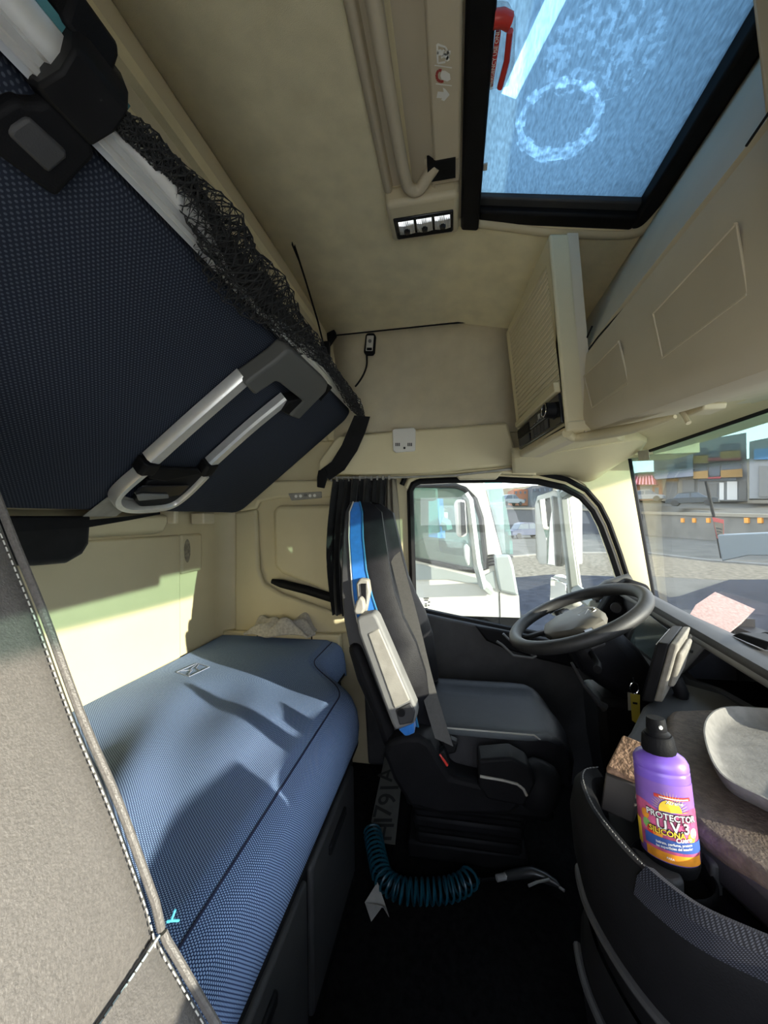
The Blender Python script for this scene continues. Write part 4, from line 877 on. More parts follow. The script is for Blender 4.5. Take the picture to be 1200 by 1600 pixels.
# near module of the overhead cabinet
mb = MB(); mb.slab([V((.485, -.33, 2.09)), V((.485, -.33, 1.75)), V((.475, -.34, 1.46)), V((.455, -.36, 1.34)), V((XP + .02, -.36, 1.33)), V((XP + .02, -.33, 2.09))], (0, -.24, 0)); mb.build('centre_module', 'taupe', oc, bevel=.01, seg=3)
mb = MB(); mb.tube([P(u, v, y=-.329) for u, v in [(1166, 228), (1200, 178), (1260, 92)]], .0015, n=5); mb.build('module_joint', 'black', oc)
mb = MB(); mb.slab([P(u, v, y=-.40) for u, v in [(1105, 612), (1150, 590), (1230, 556), (1230, 578), (1200, 588), (1120, 611)]], (0, -.003, 0)); mb.build('tucked_paper', 'paper', label='white paper tucked along the lower lip of the overhead cabinet', cat='paper')
vc = thing('visor_clip', 'small beige visor clip under the overhead cabinet', 'clip', P(1075, 645, y=-.6))
mb = MB(); mb.slab([P(u, v, y=-.58) for u, v in [(1062, 640), (1082, 630), (1100, 630), (1098, 640), (1076, 650)]], (0, -.05, 0)); mb.build('base', 'beige_trim', vc, bevel=.004)
mb = MB(); mb.tube([P(u, v, y=-.57) for u, v in [(1064, 642), (1070, 650), (1076, 661)]], .006, n=8); mb.build('hook', 'beige_trim', vc)
# hatch surround between ceiling and cabinet
mb = MB(); mb.tube(spline([PH(718, 345, -.006), PH(790, 353, -.006), PH(860, 362, -.006), PH(960, 366, -.006), PH(1000, 360, -.006), PH(1030, 335, -.006), PH(1090, 262, -.006), PH(1160, 165, -.006), PH(1300, -20, -.006)], 6), .016, n=10, sq=.8); mb.build('trim_5', 'beige_trim', kind=S)

# remote control on the wall, sensor plate on the shelf
rc = thing('remote_control', 'black and silver remote control hanging on side lining by its cable', 'remote', P(577, 540, x=1.74))
px = lambda u, v, o=0: P(u, v, x=1.758 - o)
mb = MB(); mb.slab([px(u, v, .022) for u, v in [(571, 523), (574, 520), (584, 520), (587, 524), (585, 550), (582, 554), (571, 554), (568, 550)]], (.02, 0, 0)); mb.build('case', 'black', rc, bevel=.005, seg=3)
mb = MB(); mb.slab([px(u, v, .025) for u, v in [(573, 524), (584, 524), (582, 548), (571, 548)]], (.005, 0, 0)); mb.build('face', 'white_plastic', rc, bevel=.003)
mb = MB(); mb.lathe([(0, 0), (.008, 0), (.008, .003), (0, .003)], px(578, 533, .025), axis=(-1, 0, 0), n=12); mb.build('round_button', 'mid_grey', rc)
mb = MB(); mb.slab([px(u, v, .028) for u, v in [(573, 543), (581, 543), (581, 547), (573, 547)]], (.004, 0, 0)); mb.build('bar_button', 'charcoal', rc, bevel=.001)
mb = MB(); mb.tube(spline([px(573, 554, .014), px(573, 570, .02), px(568, 585, .02), px(560, 598, .014), px(555, 604, .008)], 5), .0045, n=8); mb.build('cable', 'black', rc)
se = thing('sensor_plate', 'square beige sensor plate with slots on the door shelf', 'sensor', P(630, 688, x=XS))
px = lambda u, v, o=0: P(u, v, x=XS - .004 - o)
mb = MB(); mb.slab([px(u, v, .006) for u, v in [(613, 672), (616, 670), (646, 668), (649, 671), (649, 703), (646, 705), (618, 707), (614, 704)]], (.012, 0, 0)); mb.build('plate', 'white_plastic', se, bevel=.003)
for k in range(3):
    for u0 in (618, 637): mb = MB(); mb.slab([px(u, v, .0075) for u, v in [(u0 + k * 2.6, 692), (u0 + 1.4 + k * 2.6, 692), (u0 + 1.4 + k * 2.6, 697), (u0 + k * 2.6, 697)]], (.003, 0, 0)); mb.build('slot', 'charcoal', se)
mb = MB(); mb.lathe([(0, 0), (.005, 0), (.005, .002), (0, .002)], px(632, 700, .006), axis=(-1, 0, 0), n=10); mb.build('sensor_dot', 'charcoal', se)

# ================================================================== DASHBOARD
db = thing('dashboard', 'dark grey dashboard with screen and open storage bay under the windshield', 'dashboard', (XC, -.8, 0))
def rimz(x): return .852 + .065 * (x - .925) - (.09 if x < .8 else 0)
def rimy(x): return -.62 if x > .8 else -.72
dxs = [XP + .07, .0, .3, .6, .74, .84, .9, 1.1, 1.3, 1.5, 1.70]
mb = MB(); mb.grid([[V((x, rimy(x), rimz(x) - .012)), V((x, rimy(x) - .008, rimz(x))), V((x, rimy(x) - .04, rimz(x) + .002)), V((x, rimy(x) - .08, rimz(x) - .01)), V((x, ws_bot(max(XC - 1.12, min(XC + 1.12, x))).y + .02, .735)), V((x, ws_bot(max(XC - 1.12, min(XC + 1.12, x))).y - .02, .71))] for x in dxs]); mb.build('dash_top', 'dark_grey', db, solid=.012)
mb = MB(); mb.tube([V((x, rimy(x) - .012, rimz(x) - .016)) for x in dxs], .017, n=10); mb.build('rim', 'mid_grey', db)
yd = -.63
bay = [P(u, v, y=yd) for u, v in [(1106, 1008), (1120, 1012), (1200, 1058)]]
bay = [V((1.115, yd, .838)), V((.84, yd, .825)), V((.84, yd, .756)), V((.92, yd, .752)), V((1.0, yd, .748)), V((1.10, yd, .742)), V((1.20, yd, .722)), V((1.245, yd, .728))]
mb = MB(); mb.ring_slab([V((XP + .07, yd, .75)), V((.80, yd, .75)), V((.82, yd, .838)), V((1.70, yd, .895)), V((1.70, yd, .45)), V((XP + .07, yd, .45))], bay, (0, -.02, 0)); mb.build('front_panel', 'dark_grey', db)
mb = MB(); mb.box((.82, -.90, .70), (1.27, -.88, .83)); mb.box((.82, -.90, .68), (1.27, -.63, .70)); mb.box((.80, -.90, .68), (.82, -.64, .80)); mb.build('bay_lining', 'black', db)
sc_ = [P(u, v, y=yd + .004) for u, v in [(1003, 952), (1052, 990), (1034, 1042), (984, 1003)]]
mb = MB(); mb.slab([P(u, v, y=yd + .006) for u, v in [(1001, 946), (1060, 990), (1038, 1050), (978, 1004)]], (0, -.012, 0)); mb.build('screen_bezel', 'charcoal', db, bevel=.003)
mb = MB(); mb.slab([P(u, v, y=yd + .009) for u, v in [(1003, 952), (1052, 990), (1034, 1042), (984, 1003)]], (0, -.006, 0)); mb.build('screen', mat('screen_glass', (.05, .065, .065), .12), db, bevel=.001)
mb = MB(); mb.slab([P(u, v, y=yd + .008) for u, v in [(1062, 992), (1102, 1006), (1063, 1052), (1046, 1040)]], (0, -.01, 0)); mb.build('switch_panel', 'mid_grey', db, bevel=.003)
for u, v in ((1077, 1016), (1067, 1028)):
    for k in (0, 4): mb = MB(); mb.slab([P(u + k + a, v + b + k * .5, y=yd + .010) for a, b in [(-2, -2), (1, -1.5), (0, 2.5), (-3, 2)]], (0, -.003, 0)); mb.build('switch_mark', 'ink', db)
mb = MB(); mb.tube([P(u, v, y=yd + .012) for u, v in [(1070, 1012), (1076, 1003), (1082, 993)]], [.002, .004, .006], n=8); mb.build('light_pen', 'white_plastic', label='short white stick leaning on the dashboard switch panel', cat='pen')
# instrument binnacle beside the wheel
mb = MB(); mb.slab([P(u, v, x=1.62) for u, v in [(935, 960), (960, 920), (985, 905), (1015, 915), (1030, 945), (1000, 1010), (950, 1010)]], (.06, 0, 0)); mb.build('binnacle', 'charcoal', db, bevel=.015, seg=3)
mb = MB(); mb.lathe([(0, .02), (.018, .02), (.022, 0), (.024, -.005)], P(963, 950, x=1.615), axis=(-1, .4, .2), n=18); mb.build('light_knob', 'dark_grey', db)
mb = MB(); mb.tube([P(u, v, x=1.72) for u, v in [(925, 935), (950, 915), (985, 905)]], .025, n=10); mb.build('dash_end_roll', 'mid_grey', db)
# dash-top things
mb = MB(); mb.slab([P(1077, 963, y=-.84), P(1088, 945, y=-.87), P(1118, 925, y=-.90), P(1180, 952, y=-.92), P(1158, 975, y=-.88), P(1136, 992, y=-.84)], (0, .002, 0)); mb.build('reflected_cloth', 'pink_reflection', label='pale pink sheet standing in for the cloth reflected in the windshield', cat='cloth')  # sheet added in place of the pink cloth's reflection in the glass
mb = MB(); mb.tube(spline([P(1024, 938, y=-.70), P(1040, 950, y=-.70), P(1062, 962, y=-.70), P(1085, 975, y=-.70)], 4), .012, n=10, sq=.6); mb.build('pink_rag', 'pink', label='folded pink rag along the dashboard rim', cat='rag')
mb = MB(); mb.slab([P(u, v, y=-.70) for u, v in [(1142, 993), (1155, 988), (1200, 1003), (1195, 1016)]], (0, -.06, 0)); mb.build('phone_mount', 'black', bevel=.003, label='flat black phone mount on the dashboard top', cat='mount')
mb = MB(); mb.slab([P(u, v, y=-.78) for u, v in [(1182, 990), (1192, 987), (1240, 990), (1240, 1006), (1190, 1002)]], (0, -.05, 0)); mb.build('sensor_box', 'charcoal', bevel=.005, label='small black box behind the phone mount on the dash', cat='box')

# steering column and wheel
SWC = V((1.35, -.385, .850)); AL = .42
sn_ = V((0, math.sin(AL), math.cos(AL))); sa = V((1, 0, 0)); sbv = sn_.cross(sa)     # sbv points to the rear/down side
sw = thing('steering_wheel', 'black steering wheel with grey hub and oval badge', 'steering wheel', SWC)
ring = [SWC + (sa * math.cos(q) + sbv * math.sin(q)) * .207 for q in [2 * math.pi * i / 64 for i in range(64)]]
mb = MB(); mb.tube(ring, .0205, n=14, closed=True, upv=sn_); mb.build('rim', mat('wheel_leather', (.022, .022, .022), .55, noise=.3, nscale=40, bump=.2, bscale=500), sw)
def W_(a, b, c=0): return SWC + sa * a + sbv * b + sn_ * c
mb = MB(); mb.loft([[W_(x * k * 1.12, y * k * 1.2 + .012, h) for x, y in [(-.085, -.02), (-.075, -.055), (-.03, -.075), (.03, -.075), (.075, -.055), (.085, -.02), (.08, .03), (.045, .075), (0, .085), (-.045, .075), (-.08, .03)]] for k, h in ((.85, -.05), (1, -.03), (1, -.012), (.92, -.002), (.6, .006))]); mb.build('hub', mat('hub_grey', (.13, .123, .105), .55, noise=.1, nscale=20), sw)
for sgn in (1, -1):
    mb = MB(); mb.loft([[W_(sgn * x, y + d, h) for d, h in [(-.022, -.02), (-.022, -.035), (.022, -.035), (.022, -.02)]] for x, y in ((.07, .0), (.12, .005), (.165, .01), (.198, .015))]); o = mb.build('spoke', 'dark_grey', sw, bevel=.006)
    mb = MB(); mb.slab([W_(sgn * x, y, -.018) for x, y in [(.10, -.012), (.15, -.008), (.15, .022), (.10, .018)]], sn_ * .008); mb.build('spoke_buttons', 'black_gloss', o, bevel=.004)
    mb = MB(); mb.loft([[W_(sgn * (x + d), y, h) for d, h in [(-.012, -.022), (-.012, -.036), (.012, -.036), (.012, -.022)]] for x, y in ((.04, .06), (.06, .12), (.075, .188))]); mb.build('lower_spoke', 'dark_grey', sw, bevel=.005)
bc = W_(-.01, -.035, .004); mb = MB(); mb.tube([bc + (sa * math.cos(q) * .018 + sbv * math.sin(q) * .028) for q in [2 * math.pi * i / 28 for i in range(28)]], .0022, n=6, closed=True); mb.tube([bc + sa * -.016 + sbv * .012, bc + sa * .016 + sbv * -.012], .0022, n=6); mb.tube([bc + sbv * -.026, bc + sbv * .026], .0016, n=6); mb.build('badge', 'chrome', sw)
sco = thing('steering_column', 'black steering column shroud running down to the floor', 'steering column', (1.35, -.55, 0))
mb = MB(); mb.loft([[W_(a * k, b * k2 + o, h) for a, b in [(-.07, -.05), (-.05, -.075), (.05, -.075), (.07, -.05), (.07, .05), (.05, .07), (-.05, .07), (-.07, .05)]] for k, k2, o, h in ((.9, .8, 0, -.05), (1.15, 1.1, -.01, -.08), (1.25, 1.25, -.02, -.14), (1.15, 1.1, -.04, -.20), (1.0, .9, -.08, -.28), (1.0, .9, -.13, -.40))]); mb.build('shroud', 'leather', sco, bevel=.012, seg=2)
mb = MB(); mb.loft([[V((x, y, z)) for x in (1.27, 1.44) for y in ((y0, y1) if x < 1.3 else (y1, y0))] for y0, y1, z in ((-.42, -.56, .62), (-.43, -.60, .45), (-.46, -.66, .25), (-.50, -.72, .02))]); mb.build('boot', 'black', sco, bevel=.02, seg=2)
mb = MB(); mb.tube([W_(-.08, .02, -.09), W_(-.17, .03, -.085), W_(-.21, .045, -.08)], [.009, .008, .011], n=10); mb.build('stalk', 'black', sco)
mb = MB(); mb.tube([P(u, v, x=1.24) for u, v in [(893, 1035), (912, 1070), (935, 1098), (945, 1106)]], [.004, .005, .009, .014], n=8); mb.build('tilt_lever', 'dark_grey', sco)
# pedal
pd = thing('brake_pedal', 'black pedal on the dark footwell floor', 'pedal', (1.40, -.78, .1))
mb = MB(); mb.box((1.36, -.80, .10), (1.45, -.77, .24), rot=Matrix.Rotation(.5, 3, 'X')); mb.build('pad', 'black', pd, bevel=.008)
mb = MB(); mb.tube([V((1.405, -.80, .20)), V((1.405, -.90, .40))], .012, n=8); mb.build('arm', 'black', pd)
# keys
ky = thing('ignition_key', 'key ring with yellow tag hanging from the steering column', 'keys', P(990, 1095, x=1.22))
pk = lambda u, v, o=0: P(u, v, x=1.20 - o)
mb = MB(); c = pk(991, 1075)
mb.tube([c + V((0, math.cos(q) * .011, math.sin(q) * .016)) for q in [2 * math.pi * i / 20 for i in range(20)]], .0016, n=6, closed=True); mb.tube([pk(991, 1066), pk(989, 1058)], .003, n=6); mb.build('ring', 'chrome', ky)
mb = MB(); mb.slab([pk(u, v) for u, v in [(985, 1084), (1000, 1086), (1000, 1118), (994, 1130), (988, 1126)]], (.002, 0, 0)); o = mb.build('yellow_fob', 'yellow_tag', ky)
mb = MB(); mb.slab([pk(u, v, .001) for u, v in [(989, 1097), (996, 1098), (996, 1101), (989, 1100)]], (.001, 0, 0)); mb.build('fob_print', 'ink', o)
mb = MB(); mb.slab([pk(u, v, -.004) for u, v in [(981, 1082), (988, 1083), (989, 1110), (982, 1110)]], (.002, 0, 0)); mb.build('clear_fob', 'paper', ky)

# tablet on its stand
ZC0 = .755
tb = thing('dash_monitor', 'thick tablet monitor with dusty beige back on the console', 'monitor', P(1012, 1100, z=ZC0))
M0 = P(1012, 1097, x=.97); M1 = P(1037, 1005, x=.95); wv = V((.82, -.57, 0)); tv = V((-.57, -.82, .10)).normalized()
up_ = M1 - M0; F = [M0, M0 + wv * .185, M1 + wv * .185, M1]
mb = MB(); mb.slab([p - tv * .012 for p in F], tv * .022); mb.build('front_frame', 'black', tb, bevel=.003)
mb = MB(); mb.slab([p + tv * .010 + (up_ * .03 if i < 2 else V()) for i, p in enumerate(F)], tv * .016); mb.build('back_cover', 'dusty_grey', tb, bevel=.004)
mb = MB(); mb.slab([M0 + wv * a + up_ * b + tv * .024 for a, b in [(.02, .25), (.17, .25), (.17, .82), (.02, .82)]], tv * .014); mb.build('back_bulge', 'dusty_grey', tb, bevel=.010, seg=2)
mb = MB(); mb.slab([M0 + wv * a + up_ * b - tv * .013 for a, b in [(.008, .05), (.178, .05), (.178, .95), (.008, .95)]], -tv * .002); mb.build('screen', 'black_gloss', tb)
mb = MB(); mb.tube([M0 + wv * .09 + up_ * .25 + tv * .03, M0 + wv * .09 + up_ * .0 + tv * .05, M0 + wv * .09 - up_ * .06 + tv * .05], .015, n=10); mb.build('arm', 'black', tb)

# ================================================================== ENGINE CONSOLE
ZC = .75
en = thing('engine_console', 'dark grey engine console with brown ribbed mat', 'console', (.75, -.5, 0))
cl_px = [(952, 1180), (985, 1140), (1004, 1102), (1040, 1075), (1066, 1066)]
cpts = [P(u, v, z=ZC) for u, v in cl_px]; cpts = [p for p in cpts]
poly = cpts + [V((1.05, -.625, ZC)), V((XP + .1, -.625, ZC)), V((XP + .1, -.40, ZC)), V((.42, -.36, ZC)), V((.52, -.34, ZC)), V((.62, -.31, ZC)), V((.70, -.28, ZC))]
mb = MB(); mb.slab(poly, (0, 0, -.05)); mb.build('top', 'dark_grey', en, bevel=.01, seg=3)
mb = MB(); mb.slab([V((x, y, ZC)) for x, y in [(.358, -.443), (.19, -.62), (XP + .08, -.62), (XP + .08, -.443)]], (0, 0, .093)); mb.build('unseen_shadow_box', 'dark_grey', en, bevel=.008)  # unseen box added to cast the square shadow on the mattress
mb = MB(); mb.slab([V((p.x - (.02 if p.x > .3 else 0), p.y - .01, 0)) for p in poly], (0, 0, ZC - .05)); mb.build('body', 'black', en)
mp = [P(u, v, z=ZC + .012) for u, v in [(1042, 1116), (1050, 1108), (1115, 1106), (1200, 1104)]] + [V((XP + .12, -.58, ZC + .012)), V((XP + .12, -.40, ZC + .012))] + [P(u, v, z=ZC + .012) for u, v in [(1330, 1460), (1200, 1372), (1100, 1298), (1068, 1268), (1050, 1225), (1040, 1160)]]
mb = MB(); mb.slab(mp, (0, 0, -.03)); mb.build('rubber_mat', 'mat_rubber', en, bevel=.012, seg=4)
mb = MB(); mb.slab([P(u, v, z=ZC + .002) for u, v in [(1055, 1075), (1062, 1060), (1090, 1072), (1088, 1085)]], (0, 0, .0)) if False else None
mb = MB(); mb.slab([P(u, v, y=-.615) for u, v in [(1048, 1070), (1058, 1052), (1069, 1060), (1066, 1078), (1050, 1078)]], (0, .02, 0)); mb.build('blue_switch', mat('navy_plastic', (.04, .06, .11), .4), en, bevel=.004)
# tray
tr = MB(); ZR = .796
op = spline([P(u, v, z=ZR) for u, v in [(1100, 1150), (1107, 1118), (1135, 1104), (1200, 1106), (1300, 1112), (1380, 1180), (1380, 1300), (1300, 1308), (1200, 1250), (1125, 1208)]], 6, closed=True)
oc_ = sum(op, V()) / len(op)
def off(p, k, z): return V((oc_.x + (p.x - oc_.x) * k, oc_.y + (p.y - oc_.y) * k, z))
rings = [[off(p, k, z) for p in op] for k, z in ((.80, ZC + .014), (.90, ZC + .02), (.97, ZR - .012), (1.0, ZR - .003), (1.0, ZR), (.975, ZR), (.94, ZR - .010), (.86, ZC + .026), (.76, ZC + .022), (.3, ZC + .022), (.02, ZC + .022))]
tr.loft(rings); tr.build('oval_tray', mat('tray_grey', (.17, .163, .15), .8, noise=.25, nscale=40, bump=.3, bscale=200), label='dusty grey plastic tray lying on the console mat', cat='tray')

# storage bin with cup holder on the rear of the console
bn = thing('storage_bin', 'black curved storage bin with cloth rim at the rear of the console', 'bin', (.7, -.35, 0))
ZB = .745
rim = spline([P(u, v, z=ZB) for u, v in [(932, 1204), (912, 1208), (907, 1225), (920, 1262), (950, 1306), (990, 1352), (1040, 1398), (1100, 1440), (1200, 1486), (1330, 1540)]], 6)
nin = []
for i, p in enumerate(rim):
    t = (rim[min(i + 1, len(rim) - 1)] - rim[max(i - 1, 0)]).normalized(); n_ = V((-t.y, t.x, 0)); c_ = V((.70, -.36, ZB)) - p
    nin.append(n_ if n_.dot(c_) > 0 else -n_)
mb = MB(); mb.grid([[p + n_ * .030 + V((0, 0, -.10)), p + n_ * .022 + V((0, 0, -.01)), p + n_ * .016, p + V((0, 0, .006)), p - n_ * .010 + V((0, 0, -.006)), p - n_ * .016 + V((0, 0, -.04)), p - n_ * .012 + V((0, 0, -.10)), p + n_ * .01 + V((0, 0, -.20))] for p, n_ in zip(rim, nin)]); mb.build('wall', 'charcoal', bn)
mb = MB(); mb.grid([[p + n_ * .016 + V((0, 0, .004)), p + n_ * .004 + V((0, 0, .010)), p - n_ * .010 + V((0, 0, .002)), p - n_ * .016 + V((0, 0, -.018))] for p, n_ in list(zip(rim, nin))[32:]]); mb.build('cloth_rim', 'grey_weave', bn, uv=((.8, .6, 0), (.4, .4, 1)))
mb = MB(); stitches(mb, [p + n_ * .004 + V((0, 0, .0085)) for p, n_ in zip(rim, nin)], .006, .004, .0009); mb.build('rim_stitching', 'mid_grey', bn, kind='stuff')
mb = MB(); mb.grid([[p + n_ * .022 + V((0, 0, -.055)), V((.78, -.31, ZB - .055)).lerp(V((.42, -.38, ZB - .055)), i / (len(rim) - 1))] for i, (p, n_) in enumerate(zip(rim, nin))]); mb.build('bin_floor', 'black', bn)
mb = MB(); mb.grid([[p + n_ * .005 + V((0, 0, -.20)), p - n_ * .004 + V((0, 0, -.23)), p - n_ * .006 + V((0, 0, -.30)), p + n_ * .03 + V((0, 0, -.60))] for p, n_ in zip(rim, nin)]); mb.build('lower_panel', 'black', bn)
mb = MB(); mb.tube([p - n_ * .004 + V((0, 0, -.145)) for p, n_ in list(zip(rim, nin))[10:]], .007, n=8); mb.build('lower_moulding', 'dark_grey', bn)
mb = MB(); mb.tube([p - n_ * .010 + V((0, 0, -.26)) for p, n_ in list(zip(rim, nin))[12:]], .006, n=8); mb.build('toe_moulding', 'dark_grey', bn)
mb = MB(); mb.slab([P(u, v, z=.725) for u, v in [(985, 1318), (1000, 1326), (1055, 1356), (1064, 1362), (1070, 1376), (1052, 1380), (1030, 1372), (1002, 1345)]], (0, 0, -.05)); mb.build('divider', 'dark_grey', bn, bevel=.006, seg=3)
mb = MB(); mb.slab([P(u, v, z=.73) for u, v in [(1096, 1325), (1112, 1350), (1150, 1350), (1120, 1310), (1085, 1285)]], (0, 0, -.05)); mb.build('inner_shelf', 'dark_grey', bn, bevel=.005)
BB = P(1049, 1352, x=.575); BT_ = P(1024, 1121, x=.595)
cbx = V((BB.x, BB.y, 0))
mb = MB(); mb.lathe([(.042, .62), (.042, .708), (.045, .714), (.048, .710), (.048, .62)], cbx, n=28); mb.build('cup_holder', 'charcoal', bn)

# purple spray bottle
sp = thing('spray_bottle', 'purple silicone spray bottle with black pump standing in cup holder', 'bottle', BB)
AX = (BT_ - BB); HB = AX.length; AX.normalize()
vd = (BB - CAM); vd = (vd - AX * vd.dot(AX)).normalized(); SD = AX.cross(vd).normalized()
if SD.dot(V((0, -1, 0))) < 0: SD = -SD                 # SD points to the right in the photo
VF = -vd                                                # towards the viewer
RX, RY = .0318, .025
def bring(h, k, n=36): return [BB + AX * h + SD * (math.cos(q) * RX * k) + VF * (math.sin(q) * RY * k) for q in [2 * math.pi * i / n for i in range(n)]]
hs = [(0, .86), (.006, .95), (.012, 1.0), (HB * .64, 1.0), (HB * .655, 1.0), (HB * .66, .975), (HB * .67, .975), (HB * .675, 1.0), (HB * .71, .99), (HB * .74, .90), (HB * .76, .74), (HB * .775, .52), (HB * .785, .40)]
mb = MB(); mb.loft([bring(h, k) for h, k in hs]); mb.build('body', 'purple', sp)
mb = MB(); mb.loft([bring(h, k) for h, k in ((-.001, .87), (.006, .962), (.012, 1.01), (HB * .085, 1.01), (HB * .09, .99))]); mb.build('dark_base', 'black', sp)
def cyl(h0, h1, r0, r1, nm, m_, n=24, par=None):
    mb = MB(); mb.lathe([(r0 * .96, 0), (r0, .002), (r1, (h1 - h0) * HB - .002), (r1 * .9, (h1 - h0) * HB)], BB + AX * HB * h0, axis=AX, n=n); return mb.build(nm, m_, sp if par is None else par)
cyl(.77, .885, .0205, .0185, 'collar', 'charcoal', 16); cyl(.885, .915, .0155, .0135, 'pump_neck', 'black'); o = cyl(.915, 1.0, .0125, .0115, 'pump_head', 'charcoal')
mb = MB(); mb.lathe([(0, .002), (.0022, .002), (.0026, 0)], BB + AX * HB * .955 + (VF * .9 + SD * .35).normalized() * .0122, axis=(VF * .9 + SD * .35), n=10); mb.build('nozzle', 'print_white', o)
def bs(a, h, lift=.0006): q = math.pi / 2 - a / .035; return BB + AX * (h * HB) + SD * (math.cos(q) * (RX + lift)) + VF * (math.sin(q) * (RY + lift))   # a: metres round the front
def band(h0, h1, nm, m_, lift, a0=-.05, a1=.05, wav=0.0):
    mb = MB(); n = 24; mb.grid([[bs(a0 + (a1 - a0) * i / n, h0 + (h1 - h0) * t + (wav * math.sin(i / n * 9) if t == 1 else 0), lift) for t in (0, .5, 1)] for i in range(n + 1)]); return mb.build(nm, m_, sp)
band(.095, .60, 'label', 'label_purple', .0005); band(.15, .43, 'label_fruit', 'label_pink', .0008, wav=.02); band(.095, .155, 'label_foot', 'label_orange', .0009, -.03, .045)
band(.175, .245, 'label_ribbon', 'label_blue', .0014, -.03, .05)
band(.13, .30, 'label_side', 'label_yellow', .0012, -.05, -.037)
mb = MB(); rays = []
for i in range(25):
    q = math.pi * i / 24; ca = .006 + math.cos(q) * .0135; chh = .43 + math.sin(q) * .0135 / HB * 1.0
    mb.add([bs(.006, .425, .0018), bs(ca, chh, .0018), bs(.006 + math.cos(q + .13) * .0135, .43 + math.sin(q + .13) * .0135 / HB, .0018)], [(0, 1, 2)])
mb.build('sun_disc', 'label_yellow', sp, smooth=False)
mb = MB()
for i in range(19):
    q = math.pi * (i + .2) / 19
    mb.add([bs(.006 + math.cos(q - .02) * .015, .43 + math.sin(q - .02) * .015 / HB, .0016), bs(.006 + math.cos(q + .02) * .015, .43 + math.sin(q + .02) * .015 / HB, .0016), bs(.006 + math.cos(q) * .024, .43 + math.sin(q) * .024 / HB, .0016)], [(0, 1, 2)])
mb.build('sun_rays', 'label_yellow', sp, smooth=False, kind='stuff')
for k, (a, h, m_) in enumerate([(-.026, .30, 'label_green'), (-.020, .27, 'red'), (-.012, .262, 'label_orange'), (-.027, .36, 'label_orange'), (.034, .30, 'print_white'), (.03, .27, 'label_yellow'), (.036, .36, 'label_pink')]):
    mb = MB(); n = 10; mb.add([bs(a + math.cos(2 * math.pi * i / n) * .006, h + math.sin(2 * math.pi * i / n) * .006 / HB, .0012) for i in range(n)], [tuple(range(n))]); mb.build('fruit_print', m_, sp, smooth=False)
def btext(body_, size, a, h, m_, lift, bold=.0, sl=0.0, spc=1.0):
    size *= .80; a *= .82; vs, fs = text_polys(body_, size, bold=bold * .8, spacing=spc); mb = MB(); mb.add([bs(a + p.x, h + p.y / HB + sl * p.x / HB, lift) for p in vs], fs); mb.build('lettering', m_, sp, smooth=False)
btext('PROTECTOR', .0130, .008, .392, 'ink', .0021, .0011); btext('PROTECTOR', .0130, .008, .392, 'print_white', .0025, .0002)
btext('U.V.3', .0215, .009, .330, 'ink', .0021, .0013); btext('U.V.3', .0215, .009, .330, 'print_white', .0025, .0004)
btext('SILICONA', .0115, -.001, .288, 'ink', .0026, .0010); btext('SILICONA', .0115, -.001, .288, 'label_yellow', .0030, .0002)
btext('Cuero', .0095, .022, .262, 'print_white', .0026, .0002, .15)
btext('hidrata, perfuma, protege', .0052, .008, .222, 'print_white', .0020, .0001, .10); btext('las superficies del interior', .0052, .008, .198, 'print_white', .0020, .0001, .10)
btext('PARA', .0045, .0, .125, 'print_white', .0016, .0001)
band(.505, .528, 'logo_stripe', 'red', .0014, -.012, .034)
band(.511, .519, 'logo_flash', 'print_white', .0018, -.006, .030)
btext('Xtreme', .0080, .014, .490, 'ink', .0018, .0006); btext('Xtreme', .0080, .014, .490, 'print_white', .0022, .0001)

# brown block beside the bottle
A_, B_, C_, D_ = P(973, 1147, x=.72), P(947, 1198, x=.665), P(1000, 1218, x=.64), P(1018, 1166, x=.69)
dn = P(938, 1258, x=.655) - B_
bk = thing('sponge_block', 'brown sponge block with dark sides wedged beside the spray bottle', 'sponge', (A_ + B_ + C_ + D_) / 4 + dn)
mb = MB(); mb.slab([A_, B_, C_, D_], dn * .16); mb.build('sponge_top', 'sponge', bk, bevel=.003)
mb = MB(); mb.slab([p + dn * .16 for p in (A_, B_, C_, D_)], dn * .95); mb.build('shaded_sides', mat('shaded_sides', (.035, .03, .027), .5), bk, bevel=.003)  # block sides coloured dark for the shadow below its lit top

# ================================================================== FLOOR THINGS
ah = thing('air_hose', 'teal coiled air hose ending in a blow gun on the floor', 'air hose', P(640, 1400, z=0))
path = spline([P(u, v, z=.035) for u, v in [(582, 1300), (590, 1340), (600, 1372), (625, 1390), (660, 1393), (700, 1390), (728, 1378), (735, 1366)]], 24)
L_ = [0]
for a, b in zip(path, path[1:]): L_.append(L_[-1] + (b - a).length)
turns = 27; n = turns * 14; mb = MB(); pts = []
def at_len(s):
    for i in range(len(L_) - 1):
        if L_[i + 1] >= s: k = (s - L_[i]) / max(1e-9, L_[i + 1] - L_[i]); return path[i].lerp(path[i + 1], k), (path[i + 1] - path[i]).normalized()
    return path[-1], (path[-1] - path[-2]).normalized()
for i in range(n + 1):
    p, t = at_len(L_[-1] * i / n); sd = t.cross(V((0, 0, 1))).normalized(); q = 2 * math.pi * turns * i / n
    pts.append(p + sd * math.cos(q) * .030 + V((0, 0, 1)) * math.sin(q) * .030)
mb.tube(pts, .0042, n=6); mb.build('coil', 'teal_cord', ah)
mb = MB(); mb.tube([pts[-1], P(752, 1374, z=.02), P(778, 1372, z=.02)], .005, n=8); mb.build('tail', 'charcoal', ah)
bg = mb = MB(); mb.tube([P(776, 1372, z=.03), P(790, 1369, z=.03)], .010, n=10); mb.build('coupling', 'alu', ah)
